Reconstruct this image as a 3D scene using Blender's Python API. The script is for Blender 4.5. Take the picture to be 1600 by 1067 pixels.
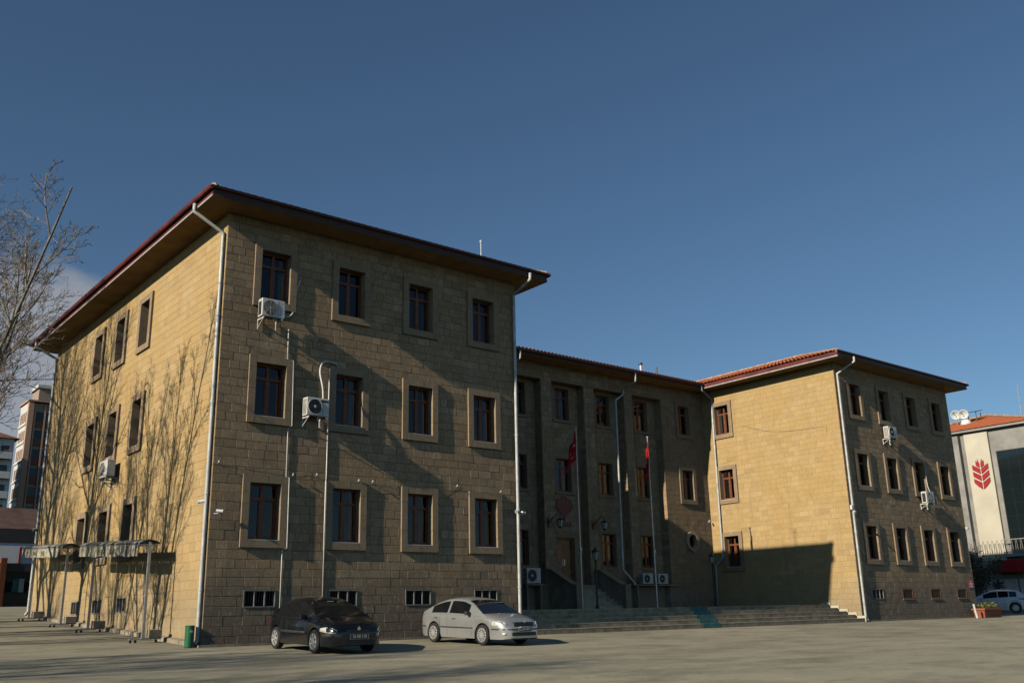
import bpy, bmesh, math, random
from mathutils import Vector, Matrix
from math import sin, cos, pi, radians, sqrt

for o in list(bpy.data.objects):
    bpy.data.objects.remove(o)
SC = bpy.context.scene
COL = SC.collection
V = Vector

# ------------------------------------------------------------------ camera
PAN, PITCH, ROLL = radians(39.396), radians(16.0113), radians(-1.3175)
CAM = V((-10.4358, -26.1169, 0.6293))
fw = V((sin(PAN) * cos(PITCH), cos(PAN) * cos(PITCH), sin(PITCH)))
rt = V((cos(PAN), -sin(PAN), 0))
up = rt.cross(fw)
rr = rt * cos(ROLL) + up * sin(ROLL)
uu = up * cos(ROLL) - rt * sin(ROLL)
cd = bpy.data.cameras.new('camera')
cam = bpy.data.objects.new('camera', cd)
COL.objects.link(cam)
cd.sensor_width = 36.0
cd.lens = 1491.67 / 1600 * 36
cd.clip_start = 0.1
cd.clip_end = 6000
m = Matrix((rr, uu, -fw)).transposed().to_4x4()
m.translation = CAM
cam.matrix_world = m
SC.camera = cam

# ------------------------------------------------------------------ light
SUN = V((1, 0.096, -0.467)).normalized()          # direction the light travels
W = bpy.data.worlds.new('World')
SC.world = W
W.use_nodes = True
nt = W.node_tree
nt.nodes.clear()
out = nt.nodes.new('ShaderNodeOutputWorld')
bg = nt.nodes.new('ShaderNodeBackground')
sky = nt.nodes.new('ShaderNodeTexSky')
sky.sky_type = 'NISHITA'
sky.sun_disc = False
sky.sun_elevation = math.asin(-SUN.z)
sky.sun_rotation = math.atan2(-SUN.x, -SUN.y)
sky.altitude = 900
sky.air_density = 1.0
sky.dust_density = 0.1
sky.ozone_density = 4.0
bg.inputs['Strength'].default_value = 0.073
wb = nt.nodes.new('ShaderNodeMix'); wb.data_type = 'RGBA'; wb.blend_type = 'MULTIPLY'
wb.inputs['Factor'].default_value = 1.0; wb.inputs[7].default_value = (1.0, 1.07, 1.03, 1)
nt.links.new(sky.outputs[0], wb.inputs[6]); nt.links.new(wb.outputs[2], bg.inputs['Color'])
# a low bank of cloud in the north-west
tc = nt.nodes.new('ShaderNodeTexCoord')
dotn = nt.nodes.new('ShaderNodeVectorMath'); dotn.operation = 'DOT_PRODUCT'
dotn.inputs[1].default_value = V((0.13, 0.96, 0.25)).normalized()
nz = nt.nodes.new('ShaderNodeTexNoise')
nz.inputs['Scale'].default_value = 4.2
nz.inputs['Detail'].default_value = 6
nz.inputs['Roughness'].default_value = 0.55
mp = nt.nodes.new('ShaderNodeMapping')
mp.inputs['Scale'].default_value = (1, 1, 3.4)
nt.links.new(tc.outputs['Generated'], mp.inputs['Vector'])
nt.links.new(mp.outputs[0], nz.inputs['Vector'])
nt.links.new(tc.outputs['Generated'], dotn.inputs[0])
r1 = nt.nodes.new('ShaderNodeMapRange')
r1.inputs['From Min'].default_value = 0.972
r1.inputs['From Max'].default_value = 0.993
r1.inputs['To Min'].default_value = -0.35
r1.inputs['To Max'].default_value = 0.35
nt.links.new(dotn.outputs['Value'], r1.inputs['Value'])
ad = nt.nodes.new('ShaderNodeMath'); ad.operation = 'ADD'
nt.links.new(nz.outputs[0], ad.inputs[0])
nt.links.new(r1.outputs[0], ad.inputs[1])
sepz = nt.nodes.new('ShaderNodeSeparateXYZ'); nt.links.new(tc.outputs['Generated'], sepz.inputs[0])
r3 = nt.nodes.new('ShaderNodeMapRange')
r3.inputs['From Min'].default_value = 0.375; r3.inputs['From Max'].default_value = 0.29
r3.inputs['To Min'].default_value = -0.55; r3.inputs['To Max'].default_value = 0.0
nt.links.new(sepz.outputs['Z'], r3.inputs['Value'])
ad2 = nt.nodes.new('ShaderNodeMath'); ad2.operation = 'ADD'
nt.links.new(ad.outputs[0], ad2.inputs[0]); nt.links.new(r3.outputs[0], ad2.inputs[1])
r2 = nt.nodes.new('ShaderNodeMapRange'); r2.interpolation_type = 'SMOOTHSTEP'
r2.inputs['From Min'].default_value = 0.52
r2.inputs['From Max'].default_value = 0.78
r2.inputs['To Max'].default_value = 0.8
nt.links.new(ad2.outputs[0], r2.inputs['Value'])
bg2 = nt.nodes.new('ShaderNodeBackground')
bg2.inputs['Color'].default_value = (0.80, 0.83, 0.90, 1)
bg2.inputs['Strength'].default_value = 0.42
mx = nt.nodes.new('ShaderNodeMixShader')
nt.links.new(r2.outputs[0], mx.inputs[0])
nt.links.new(bg.outputs[0], mx.inputs[1])
nt.links.new(bg2.outputs[0], mx.inputs[2])
nt.links.new(mx.outputs[0], out.inputs['Surface'])

sl = bpy.data.lights.new('sun', 'SUN')
sl.energy = 4.9
sl.angle = radians(0.55)
sl.color = (1.0, 0.905, 0.75)
sun = bpy.data.objects.new('sun', sl)
COL.objects.link(sun)
sun.rotation_euler = SUN.to_track_quat('-Z', 'Y').to_euler()

vs = SC.view_settings
vs.view_transform = 'Standard'
vs.look = 'None'
vs.exposure = 0.0
vs.gamma = 1.0
vs.use_curve_mapping = False
SC.render.engine = 'CYCLES'
SC.cycles.max_bounces = 8
SC.cycles.diffuse_bounces = 0
SC.cycles.transparent_max_bounces = 12

# ------------------------------------------------------------------ helpers
def link(o, parent=None):
    COL.objects.link(o)
    if parent is not None:
        o.parent = parent
    return o

def tag(o, label=None, cat=None, group=None, kind=None):
    if label: o['label'] = label
    if cat: o['category'] = cat
    if group: o['group'] = group
    if kind: o['kind'] = kind
    return o

def empty(name, loc=(0, 0, 0), rz=0.0):
    o = bpy.data.objects.new(name, None)
    o.empty_display_size = 0.2
    o.location = loc
    o.rotation_euler = (0, 0, rz)
    return link(o)

class MB:
    def __init__(s):
        s.v = []; s.f = []; s.t = []; s.mi = []; s.tint = 0.5; s.m = 0
    def add(s, vs, fs):
        b = len(s.v)
        s.v.extend([tuple(p) for p in vs])
        s.t.extend([s.tint] * len(vs))
        for f in fs:
            s.f.append([b + i for i in f]); s.mi.append(s.m)
        return s
    def box(s, x0, x1, y0, y1, z0, z1):
        return s.add([(x0, y0, z0), (x1, y0, z0), (x1, y1, z0), (x0, y1, z0),
                      (x0, y0, z1), (x1, y0, z1), (x1, y1, z1), (x0, y1, z1)],
                     [(0, 3, 2, 1), (4, 5, 6, 7), (0, 1, 5, 4), (1, 2, 6, 5), (2, 3, 7, 6), (3, 0, 4, 7)])
    def hexa(s, p):
        return s.add(p, [(0, 3, 2, 1), (4, 5, 6, 7), (0, 1, 5, 4), (1, 2, 6, 5), (2, 3, 7, 6), (3, 0, 4, 7)])
    def quad(s, a, b, c, d):
        return s.add([a, b, c, d], [(0, 1, 2, 3)])
    def tube(s, pts, r, n=8, caps=True):
        pts = [V(p) for p in pts]
        rs = r if isinstance(r, (list, tuple)) else [r] * len(pts)
        vs, fs = [], []
        pu = None
        for i, p in enumerate(pts):
            d = (pts[min(i + 1, len(pts) - 1)] - pts[max(i - 1, 0)])
            d.normalize()
            if pu is None:
                a = V((0, 0, 1)) if abs(d.z) < 0.9 else V((1, 0, 0))
                pu = d.cross(a).normalized()
            else:
                pu = (pu - d * pu.dot(d)).normalized()
            w = d.cross(pu)
            for k in range(n):
                a = 2 * pi * k / n
                vs.append(p + (pu * cos(a) + w * sin(a)) * rs[i])
        for i in range(len(pts) - 1):
            for k in range(n):
                k2 = (k + 1) % n
                fs.append((i * n + k, i * n + k2, (i + 1) * n + k2, (i + 1) * n + k))
        if caps:
            fs.append(tuple(range(n - 1, -1, -1)))
            fs.append(tuple(range((len(pts) - 1) * n, len(pts) * n)))
        return s.add(vs, fs)
    def lathe(s, prof, n=16, axis='z', c=(0, 0, 0)):
        vs, fs = [], []
        for (r, h) in prof:
            for k in range(n):
                a = 2 * pi * k / n
                p = (r * cos(a), r * sin(a), h)
                if axis == 'y': p = (p[0], p[2], p[1])
                if axis == 'x': p = (p[2], p[0], p[1])
                vs.append((p[0] + c[0], p[1] + c[1], p[2] + c[2]))
        for i in range(len(prof) - 1):
            for k in range(n):
                k2 = (k + 1) % n
                fs.append((i * n + k, i * n + k2, (i + 1) * n + k2, (i + 1) * n + k))
        return s.add(vs, fs)
    def prism(s, poly, fn, d0, d1):
        """poly: 2D points; fn(a,b,d) -> 3D"""
        n = len(poly)
        vs = [fn(a, b, d0) for a, b in poly] + [fn(a, b, d1) for a, b in poly]
        fs = [tuple(range(n - 1, -1, -1)), tuple(range(n, 2 * n))]
        for i in range(n):
            j = (i + 1) % n
            fs.append((i, j, n + j, n + i))
        return s.add(vs, fs)
    def build(s, name, mats, parent=None, smooth=False, kind=None, tint=False, fix=False):
        me = bpy.data.meshes.new(name)
        me.from_pydata(s.v, [], s.f)
        if not isinstance(mats, (list, tuple)): mats = [mats]
        for mt in mats: me.materials.append(mt)
        if len(mats) > 1: me.polygons.foreach_set('material_index', s.mi)
        if tint:
            at = me.attributes.new('tint', 'FLOAT', 'POINT')
            at.data.foreach_set('value', s.t)
        if fix:
            bm = bmesh.new(); bm.from_mesh(me)
            bmesh.ops.recalc_face_normals(bm, faces=bm.faces)
            bm.to_mesh(me); bm.free()
        if smooth:
            me.polygons.foreach_set('use_smooth', [True] * len(me.polygons))
        me.update()
        o = bpy.data.objects.new(name, me)
        if kind: o['kind'] = kind
        return link(o, parent)

def bevel(o, w=0.01, seg=1, angle=40):
    b = o.modifiers.new('bevel', 'BEVEL')
    b.width = w; b.segments = seg; b.limit_method = 'ANGLE'; b.angle_limit = radians(angle)
    return o

# ------------------------------------------------------------------ materials
MATS = {}
def nodes(name):
    mt = bpy.data.materials.new(name)
    mt.use_nodes = True
    t = mt.node_tree
    return mt, t, t.nodes['Principled BSDF']

def N(t, kind, **kw):
    n = t.nodes.new(kind)
    for k, v in kw.items():
        if k in n.inputs: n.inputs[k].default_value = v
        else: setattr(n, k, v)
    return n

def mixc(t, fac, a, b, mode='MIX'):
    n = t.nodes.new('ShaderNodeMix'); n.data_type = 'RGBA'; n.blend_type = mode
    for sock, val in ((n.inputs['Factor'], fac), (n.inputs[6], a), (n.inputs[7], b)):
        if hasattr(val, 'is_linked') or isinstance(val, bpy.types.NodeSocket): t.links.new(val, sock)
        elif isinstance(val, (int, float)): sock.default_value = val
        else: sock.default_value = (*val, 1)
    return n.outputs[2]

def noise(t, scale, detail=4, rough=0.6, vec=None, sc=None):
    n = N(t, 'ShaderNodeTexNoise', Scale=scale, Detail=detail, Roughness=rough)
    if vec is None:
        vec = t.nodes.new('ShaderNodeNewGeometry').outputs['Position']
    if sc:
        mpn = t.nodes.new('ShaderNodeMapping'); mpn.inputs['Scale'].default_value = sc
        t.links.new(vec, mpn.inputs['Vector']); vec = mpn.outputs[0]
    t.links.new(vec, n.inputs['Vector'])
    return n.outputs[0]

def ramp(t, val, a, b, lo=0.0, hi=1.0):
    n = N(t, 'ShaderNodeMapRange')
    n.inputs['From Min'].default_value = a; n.inputs['From Max'].default_value = b
    n.inputs['To Min'].default_value = lo; n.inputs['To Max'].default_value = hi
    t.links.new(val, n.inputs['Value'])
    return n.outputs[0]

def simple(name, col, rough=0.6, metal=0.0, spec=0.5, var=0.12, scale=3.0, bump=0.0, coat=0.0):
    mt, t, b = nodes(name)
    nzv = noise(t, scale)
    dark = tuple(c * (1 - var * 2) for c in col); lite = tuple(min(1, c * (1 + var)) for c in col)
    t.links.new(mixc(t, ramp(t, nzv, 0.3, 0.7), dark, lite), b.inputs['Base Color'])
    b.inputs['Roughness'].default_value = rough
    b.inputs['Metallic'].default_value = metal
    b.inputs['Specular IOR Level'].default_value = spec
    b.inputs['Coat Weight'].default_value = coat
    b.inputs['Coat Roughness'].default_value = 0.05
    if bump:
        bp = N(t, 'ShaderNodeBump', Strength=bump, Distance=0.02)
        t.links.new(noise(t, scale * 8), bp.inputs['Height'])
        t.links.new(bp.outputs[0], b.inputs['Normal'])
    MATS[name] = mt
    return mt

def stone_mat(name, cols, damp=0.62, dampcol=(0.13, 0.125, 0.115), streakf=0.5, blotf=1.0):
    """dressed tuff blocks: per block tint, blotches, weathering"""
    mt, t, b = nodes(name)
    at = N(t, 'ShaderNodeAttribute', attribute_name='tint')
    geo = t.nodes.new('ShaderNodeNewGeometry')
    c1 = mixc(t, ramp(t, at.outputs['Fac'], 0.0, 0.55), cols[0], cols[1])
    c2 = mixc(t, ramp(t, at.outputs['Fac'], 0.5, 1.0), c1, cols[2])
    big = noise(t, 0.55, 4)
    c3 = mixc(t, ramp(t, big, 0.42, 0.66), c2, cols[3])
    fine = noise(t, 22, 5, 0.7)
    c4 = mixc(t, ramp(t, fine, 0.35, 0.75, 0.0, 0.45), c3, tuple(c * 0.55 for c in cols[1]))
    sp = t.nodes.new('ShaderNodeSeparateXYZ'); t.links.new(geo.outputs['Position'], sp.inputs[0])
    # soot and damp marks above the ground, uneven edge
    wob = noise(t, 0.7, 5, 0.65)
    hgt = t.nodes.new('ShaderNodeMath'); hgt.operation = 'MULTIPLY_ADD'
    t.links.new(wob, hgt.inputs[0]); hgt.inputs[1].default_value = -3.4
    t.links.new(sp.outputs['Z'], hgt.inputs[2])
    f = ramp(t, hgt.outputs[0], 0.75, -0.9, 0.0, damp)
    c5 = mixc(t, f, c4, dampcol)
    streak = noise(t, 1.0, 5, 0.6, sc=(2.6, 2.6, 0.16))
    c6 = mixc(t, ramp(t, streak, 0.54, 0.78, 0.0, streakf), c5, (0.17, 0.125, 0.08))
    blot = noise(t, 1.7, 6, 0.75)
    c6 = mixc(t, ramp(t, blot, 0.50, 0.72, 0.0, 0.55 * blotf), c6, tuple(c * 0.45 for c in cols[1]))
    pale = noise(t, 0.9, 6, 0.7, sc=(1, 1, 1.6))
    c6 = mixc(t, ramp(t, pale, 0.56, 0.74, 0.0, 0.45), c6, (0.52, 0.43, 0.29))
    tool = noise(t, 20, 4, 0.7, sc=(1, 1, 0.4))
    c6 = mixc(t, ramp(t, tool, 0.42, 0.66, 0.0, 0.55 * blotf), c6, tuple(c * 0.5 for c in cols[1]))
    tool2 = noise(t, 13, 4, 0.7, sc=(1, 1, 0.5))
    c6 = mixc(t, ramp(t, tool2, 0.55, 0.70, 0.0, 0.45 * blotf), c6, tuple(min(1, c * 1.25) for c in cols[2]))
    pit = noise(t, 70, 2, 0.5)
    c6 = mixc(t, ramp(t, pit, 0.62, 0.72, 0.0, 0.5 * blotf), c6, tuple(c * 0.4 for c in cols[0]))
    t.links.new(c6, b.inputs['Base Color'])
    b.inputs['Roughness'].default_value = 0.93
    b.inputs['Specular IOR Level'].default_value = 0.9
    bp = N(t, 'ShaderNodeBump', Strength=0.5, Distance=0.014)
    t.links.new(noise(t, 26, 7, 0.75), bp.inputs['Height'])
    t.links.new(bp.outputs[0], b.inputs['Normal'])
    MATS[name] = mt
    return mt

STONE = stone_mat('tuff_stone', [(0.25, 0.172, 0.096), (0.405, 0.272, 0.146), (0.54, 0.378, 0.21), (0.405, 0.265, 0.128)], 0.72, (0.10, 0.093, 0.08), 0.6)  # copy for walls off the sun: shade in the darker tone, plus more damp
STONE_SUNLIT = stone_mat('tuff_stone_sunlit', [(0.41, 0.280, 0.120), (0.51, 0.348, 0.148), (0.60, 0.42, 0.195), (0.51, 0.328, 0.114)], 0.45, (0.24, 0.21, 0.16), 0.35, 0.45)  # same stone on sun-facing walls: sunlight put into the lighter tone, less damp
SURR = stone_mat('surround_stone', [(0.295, 0.207, 0.12), (0.345, 0.243, 0.142), (0.40, 0.285, 0.167), (0.33, 0.232, 0.13)], 0.35, (0.13, 0.125, 0.115), 0.5, 0.9)
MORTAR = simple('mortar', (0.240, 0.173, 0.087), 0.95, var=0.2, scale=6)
MORTAR_SUNLIT = simple('pale_mortar', (0.360, 0.245, 0.113), 0.95, var=0.2, scale=6)  # lighter mortar copy that goes with the sunlit stone
PLASTER = simple('eave_plaster', (0.500, 0.317, 0.131), 0.85, metal=0.28, var=0.16, scale=1.3)
WOOD = simple('red_brown_wood', (0.20, 0.062, 0.024), 0.5, var=0.25, scale=9)
DOORW = simple('door_wood', (0.30, 0.13, 0.045), 0.5, var=0.25, scale=6)
INTER = simple('room_dark', (0.018, 0.016, 0.014), 0.9)
CURT = simple('curtain_cloth', (0.55, 0.50, 0.42), 0.9, var=0.1)
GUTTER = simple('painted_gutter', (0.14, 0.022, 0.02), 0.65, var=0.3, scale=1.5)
GUTTER_SHADED = simple('gutter_shaded', (0.045, 0.014, 0.012), 0.6, var=0.2)  # front and centre gutters and fascias: same paint with the eave shade in its colour
RINGST = simple('pale_ring_stone', (0.52, 0.40, 0.25), 0.85)
SLATW = simple('old_slat_wood', (0.10, 0.055, 0.028), 0.7, var=.25, scale=8)
GRILLEM = simple('old_grille_paint', (0.27, 0.255, 0.22), 0.6, var=.2, scale=7)
BOARD_SHADED = simple('eave_board_shaded', (0.07, 0.045, 0.03), 0.8)  # edge board on the shaded eaves, shade painted in as a darker colour
WHITEP = simple('white_plastic', (0.66, 0.65, 0.60), 0.45, var=0.1, scale=5)
PIPE = simple('grey_pipe', (0.55, 0.55, 0.52), 0.4, var=0.14, scale=4)
ACCASE = simple('ac_casing', (0.66, 0.64, 0.58), 0.5, var=0.1, scale=6)
DARK = simple('dark_plastic', (0.025, 0.025, 0.027), 0.5)
BLACKIRON = simple('black_iron', (0.018, 0.018, 0.018), 0.45)
GALV = simple('galvanised', (0.42, 0.43, 0.43), 0.38, metal=0.6, var=0.12)
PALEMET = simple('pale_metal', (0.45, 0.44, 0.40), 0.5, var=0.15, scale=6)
CONC = simple('concrete', (0.34, 0.285, 0.205), 0.92, var=0.2, scale=2.0, bump=0.3)
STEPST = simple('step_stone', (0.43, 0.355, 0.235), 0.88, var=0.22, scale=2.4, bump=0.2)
STEPD = simple('step_riser', (0.36, 0.28, 0.175), 0.9, var=0.25, scale=3.0)  # risers darker than treads: their weaker sunlight is put into the colour
TURQ = simple('turquoise_paint', (0.06, 0.17, 0.155), 0.8, var=0.25, scale=4)
RED = simple('red_sign', (0.36, 0.014, 0.018), 0.4, var=0.06)
DRED = simple('dark_red', (0.085, 0.010, 0.013), 0.5, var=0.1)
WHITE = simple('white_paint', (0.78, 0.78, 0.76), 0.5, var=0.04)
GREEN = simple('green_paint', (0.012, 0.13, 0.055), 0.42, var=0.15)
TERRA = simple('terracotta', (0.36, 0.10, 0.045), 0.75, var=0.15, scale=5)
LEAFD = simple('dark_leaf', (0.035, 0.05, 0.022), 0.6, var=0.4, scale=2)
LEAFL = simple('planter_leaf', (0.16, 0.19, 0.04), 0.6, var=0.4, scale=9)
FLOW = simple('flower', (0.7, 0.62, 0.35), 0.6, var=0.3, scale=9)
BARK = simple('bark', (0.25, 0.21, 0.165), 0.9, var=0.3, scale=4, bump=0.4)
TWIG = simple('twig', (0.30, 0.235, 0.17), 0.9, var=0.3, scale=4)
SHEET = simple('awning_sheet', (0.30, 0.30, 0.25), 0.7, var=0.35, scale=4)
CANVAS = simple('awning_canvas', (0.40, 0.36, 0.26), 0.85, var=0.3, scale=5)
CANGREEN = simple('canvas_green', (0.10, 0.13, 0.07), 0.85)
GREYST = simple('grey_cladding', (0.30, 0.285, 0.255), 0.8, var=0.16, scale=0.8)
CREAM = simple('cream_panel', (0.560, 0.509, 0.392), 0.75, var=0.06, scale=0.7)
RUBBER = simple('rubber', (0.02, 0.02, 0.021), 0.8)
HUBCAP = simple('hubcap', (0.50, 0.49, 0.46), 0.35, metal=0.4, var=0.08)
CHROME = simple('chrome', (0.6, 0.6, 0.6), 0.15, metal=1.0, var=0.03)
BLACKCAR = simple('black_paint', (0.006, 0.007, 0.010), 0.22, spec=0.4, var=0.1, coat=0.6)
SILVERCAR = simple('silver_paint', (0.50, 0.505, 0.485), 0.30, metal=0.6, var=0.05, coat=0.6)
WHITECAR = simple('white_car_paint', (0.62, 0.64, 0.66), 0.3, var=0.03, coat=0.5)
TRIM = simple('dark_trim', (0.035, 0.035, 0.036), 0.6)
TAIL = simple('tail_lens', (0.30, 0.012, 0.012), 0.25)
APT1 = simple('apartment_peach', (0.50, 0.30, 0.20), 0.85, var=0.08)
APT2 = simple('apartment_pale', (0.62, 0.60, 0.55), 0.85, var=0.08)
APT3 = simple('apartment_grey', (0.38, 0.27, 0.20), 0.8, var=0.1)
APT4 = simple('apartment_rust', (0.20, 0.075, 0.045), 0.85, var=0.12)

def tile_mat():
    mt, t, b = nodes('clay_tiles')
    a = noise(t, 5.0, 3); s2 = noise(t, 0.6, 4)
    c = mixc(t, ramp(t, a, 0.3, 0.7), (0.38, 0.085, 0.025), (0.60, 0.165, 0.05))
    c = mixc(t, ramp(t, s2, 0.5, 0.75, 0, 0.35), c, (0.45, 0.20, 0.10))
    t.links.new(c, b.inputs['Base Color']); b.inputs['Roughness'].default_value = 0.85
    return mt
TILE = tile_mat()
RIDGE = simple('ridge_cap', (0.52, 0.33, 0.22), 0.9, var=0.25, scale=4)

def glass_mat(name, tintc=(0.5, 0.55, 0.56), base=0.005):
    mt = bpy.data.materials.new(name); mt.use_nodes = True
    t = mt.node_tree; t.nodes.clear()
    o = t.nodes.new('ShaderNodeOutputMaterial')
    tr = t.nodes.new('ShaderNodeBsdfTransparent'); tr.inputs[0].default_value = (*tintc, 1)
    gl = t.nodes.new('ShaderNodeBsdfGlossy'); gl.inputs['Roughness'].default_value = 0.015
    gl.inputs['Color'].default_value = (0.95, 0.97, 1.0, 1)
    fr = t.nodes.new('ShaderNodeFresnel'); fr.inputs['IOR'].default_value = 1.55
    bp = N(t, 'ShaderNodeBump', Strength=0.05, Distance=0.02)
    t.links.new(noise(t, 1.6, 2), bp.inputs['Height'])
    t.links.new(bp.outputs[0], gl.inputs['Normal'])
    mu = t.nodes.new('ShaderNodeMath'); mu.operation = 'MULTIPLY_ADD'; mu.inputs[1].default_value = 0.85; mu.inputs[2].default_value = base
    t.links.new(fr.outputs[0], mu.inputs[0])
    ms = t.nodes.new('ShaderNodeMixShader')
    t.links.new(mu.outputs[0], ms.inputs[0]); t.links.new(tr.outputs[0], ms.inputs[1]); t.links.new(gl.outputs[0], ms.inputs[2])
    t.links.new(ms.outputs[0], o.inputs[0])
    return mt
GLASS = glass_mat('window_glass')
CARGLASS = simple('car_glass', (0.008, 0.009, 0.010), 0.06, spec=0.45, var=0.0)
def dark_glass():
    mt, t, b = nodes('curtain_wall_glass')
    b.inputs['Base Color'].default_value = (0.010, 0.016, 0.018, 1); b.inputs['Roughness'].default_value = 0.06
    return mt
DKGLASS = dark_glass()
LENS = simple('lamp_lens', (0.78, 0.75, 0.62), 0.12, var=0.12, scale=20, spec=0.8)
FROST = simple('frosted_lamp_glass', (0.42, 0.43, 0.40), 0.3, var=0.05)

def ground_mat():
    mt, t, b = nodes('worn_pavers')
    geo = t.nodes.new('ShaderNodeNewGeometry')
    bk = N(t, 'ShaderNodeTexBrick')
    bk.offset = 0.5
    bk.inputs['Scale'].default_value = 1.0
    bk.inputs['Brick Width'].default_value = 0.24; bk.inputs['Row Height'].default_value = 0.12
    bk.inputs['Mortar Size'].default_value = 0.005
    bk.inputs['Color1'].default_value = (0.355, 0.323, 0.231, 1)
    bk.inputs['Color2'].default_value = (0.325, 0.294, 0.211, 1)
    bk.inputs['Mortar'].default_value = (0.240, 0.217, 0.158, 1)
    t.links.new(geo.outputs['Position'], bk.inputs['Vector'])
    big = noise(t, 0.16, 5, 0.65)
    c = mixc(t, ramp(t, big, 0.36, 0.66, 0, 0.85), bk.outputs['Color'], (0.440, 0.396, 0.273))
    mid = noise(t, 0.9, 6, 0.72, sc=(0.45, 1.0, 1))
    c = mixc(t, ramp(t, mid, 0.46, 0.64, 0, 0.75), c, (0.210, 0.188, 0.132))
    sand = noise(t, 1.8, 5, 0.78, sc=(0.3, 1.0, 1))
    c = mixc(t, ramp(t, sand, 0.58, 0.72, 0, 0.85), c, (0.530, 0.482, 0.343))
    fine = noise(t, 45, 3, 0.8)
    c = mixc(t, ramp(t, fine, 0.4, 0.75, 0, 0.4), c, (0.160, 0.145, 0.101))
    oil = noise(t, 0.38, 4, 0.6, sc=(1, 1.3, 1))
    c = mixc(t, ramp(t, oil, 0.58, 0.70, 0, 0.5), c, (0.140, 0.125, 0.092))
    spots = noise(t, 5.5, 2, 0.4)
    c = mixc(t, ramp(t, spots, 0.70, 0.76, 0, 0.6), c, (0.100, 0.092, 0.070))
    t.links.new(c, b.inputs['Base Color'])
    b.inputs['Roughness'].default_value = 0.9
    b.inputs['Specular IOR Level'].default_value = 0.25
    bp = N(t, 'ShaderNodeBump', Strength=0.5, Distance=0.01)
    t.links.new(bk.outputs['Fac'], bp.inputs['Height']); bp.invert = True
    bp2 = N(t, 'ShaderNodeBump', Strength=0.3, Distance=0.02)
    t.links.new(noise(t, 9, 5), bp2.inputs['Height']); t.links.new(bp.outputs[0], bp2.inputs['Normal'])
    t.links.new(bp2.outputs[0], b.inputs['Normal'])
    return mt
PAVE = ground_mat()

# ------------------------------------------------------------------ ground
def gz(x, y):
    if y < 0: return max(0.033 * y, -1.5)
    k = 0.055 if x < 12 else (0.012 if x > 36 else 0.055 - 0.043 * (x - 12) / 24)
    return k * y if y < 30 else k * (30 + 0.25 * (y - 30))

def make_ground():
    xs = [-400, -120, -60, -40, -30] + [-24 + 3 * i for i in range(13)] + [18 + 4 * i for i in range(12)] + [80, 110, 160, 260, 500]
    ys = [-300, -100, -60, -46] + [-42 + 3 * i for i in range(15)] + [3 + 3 * i for i in range(12)] + [45, 60, 90, 140, 220, 400, 900]
    vs = [(x, y, gz(x, y)) for y in ys for x in xs]
    nx = len(xs)
    fs = [(j * nx + i, j * nx + i + 1, (j + 1) * nx + i + 1, (j + 1) * nx + i) for j in range(len(ys) - 1) for i in range(nx - 1)]
    b = MB(); b.add(vs, fs)
    return tag(b.build('ground', PAVE), 'worn grey brown paved yard in front of the stone building', 'ground', kind='structure')
make_ground()

# ------------------------------------------------------------------ stone building
YC, YR, XB, XR0, XR1, YE = 8.39, -0.17, 11.17, 31.83, 43.19, 18.75
ZS = 12.62            # underside of eaves
Z3, Z2, Z1, Z0 = (10.033, 11.64), (6.452, 8.067), (2.87, 4.49), (1.015, 1.489)
BLD = empty('stone_building', (0, 0, 0))
tag(BLD, 'three storey yellow stone building with two wings and a recessed entrance front', 'building')

class Frame:
    def __init__(s, O, U, Nn):
        s.O, s.U, s.N = V(O), V(U), V(Nn)
    def P(s, u, v, n):
        return s.O + s.U * u + s.N * n + V((0, 0, v))

LF = Frame((0, 0, 0), (1, 0, 0), (0, -1, 0))
LS = Frame((0, 0, 0), (0, 1, 0), (-1, 0, 0))
RF = Frame((XR0, YR, 0), (1, 0, 0), (0, -1, 0))
RS = Frame((XR0, YR, 0), (0, 1, 0), (-1, 0, 0))
CF = Frame((0, YC, 0), (1, 0, 0), (0, -1, 0))
CR = Frame((0, YC + 0.5, 0), (1, 0, 0), (0, -1, 0))

def fbox(b, F, u0, u1, v0, v1, n0, n1):
    P = F.P
    pts = [P(u0, v0, n0), P(u1, v0, n0), P(u1, v0, n1), P(u0, v0, n1),
           P(u0, v1, n0), P(u1, v1, n0), P(u1, v1, n1), P(u0, v1, n1)]
    # orientation: make outward normals regardless of handedness
    if F.U.cross(V((0, 0, 1))).dot(F.N) > 0:
        b.hexa([pts[3], pts[2], pts[1], pts[0], pts[7], pts[6], pts[5], pts[4]])
    else:
        b.hexa(pts)

def fstone(b, F, u0, u1, v0, v1, n0, n1, ch=0.009):
    ch = min(ch, n1 * .6)
    """block with chamfered outer edges, open at the back"""
    P = F.P
    a = [P(u0, v0, n0), P(u1, v0, n0), P(u1, v1, n0), P(u0, v1, n0)]
    m_ = [P(u0, v0, n1 - ch), P(u1, v0, n1 - ch), P(u1, v1, n1 - ch), P(u0, v1, n1 - ch)]
    c = [P(u0 + ch, v0 + ch, n1), P(u1 - ch, v0 + ch, n1), P(u1 - ch, v1 - ch, n1), P(u0 + ch, v1 - ch, n1)]
    fs = []
    for k in range(4):
        j = (k + 1) % 4
        fs.append((k, j, 4 + j, 4 + k)); fs.append((4 + k, 4 + j, 8 + j, 8 + k))
    fs.append((8, 9, 10, 11))
    if F.U.cross(V((0, 0, 1))).dot(F.N) < 0:
        fs = [tuple(reversed(f)) for f in fs]
    b.add(a + m_ + c, fs)

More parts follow.
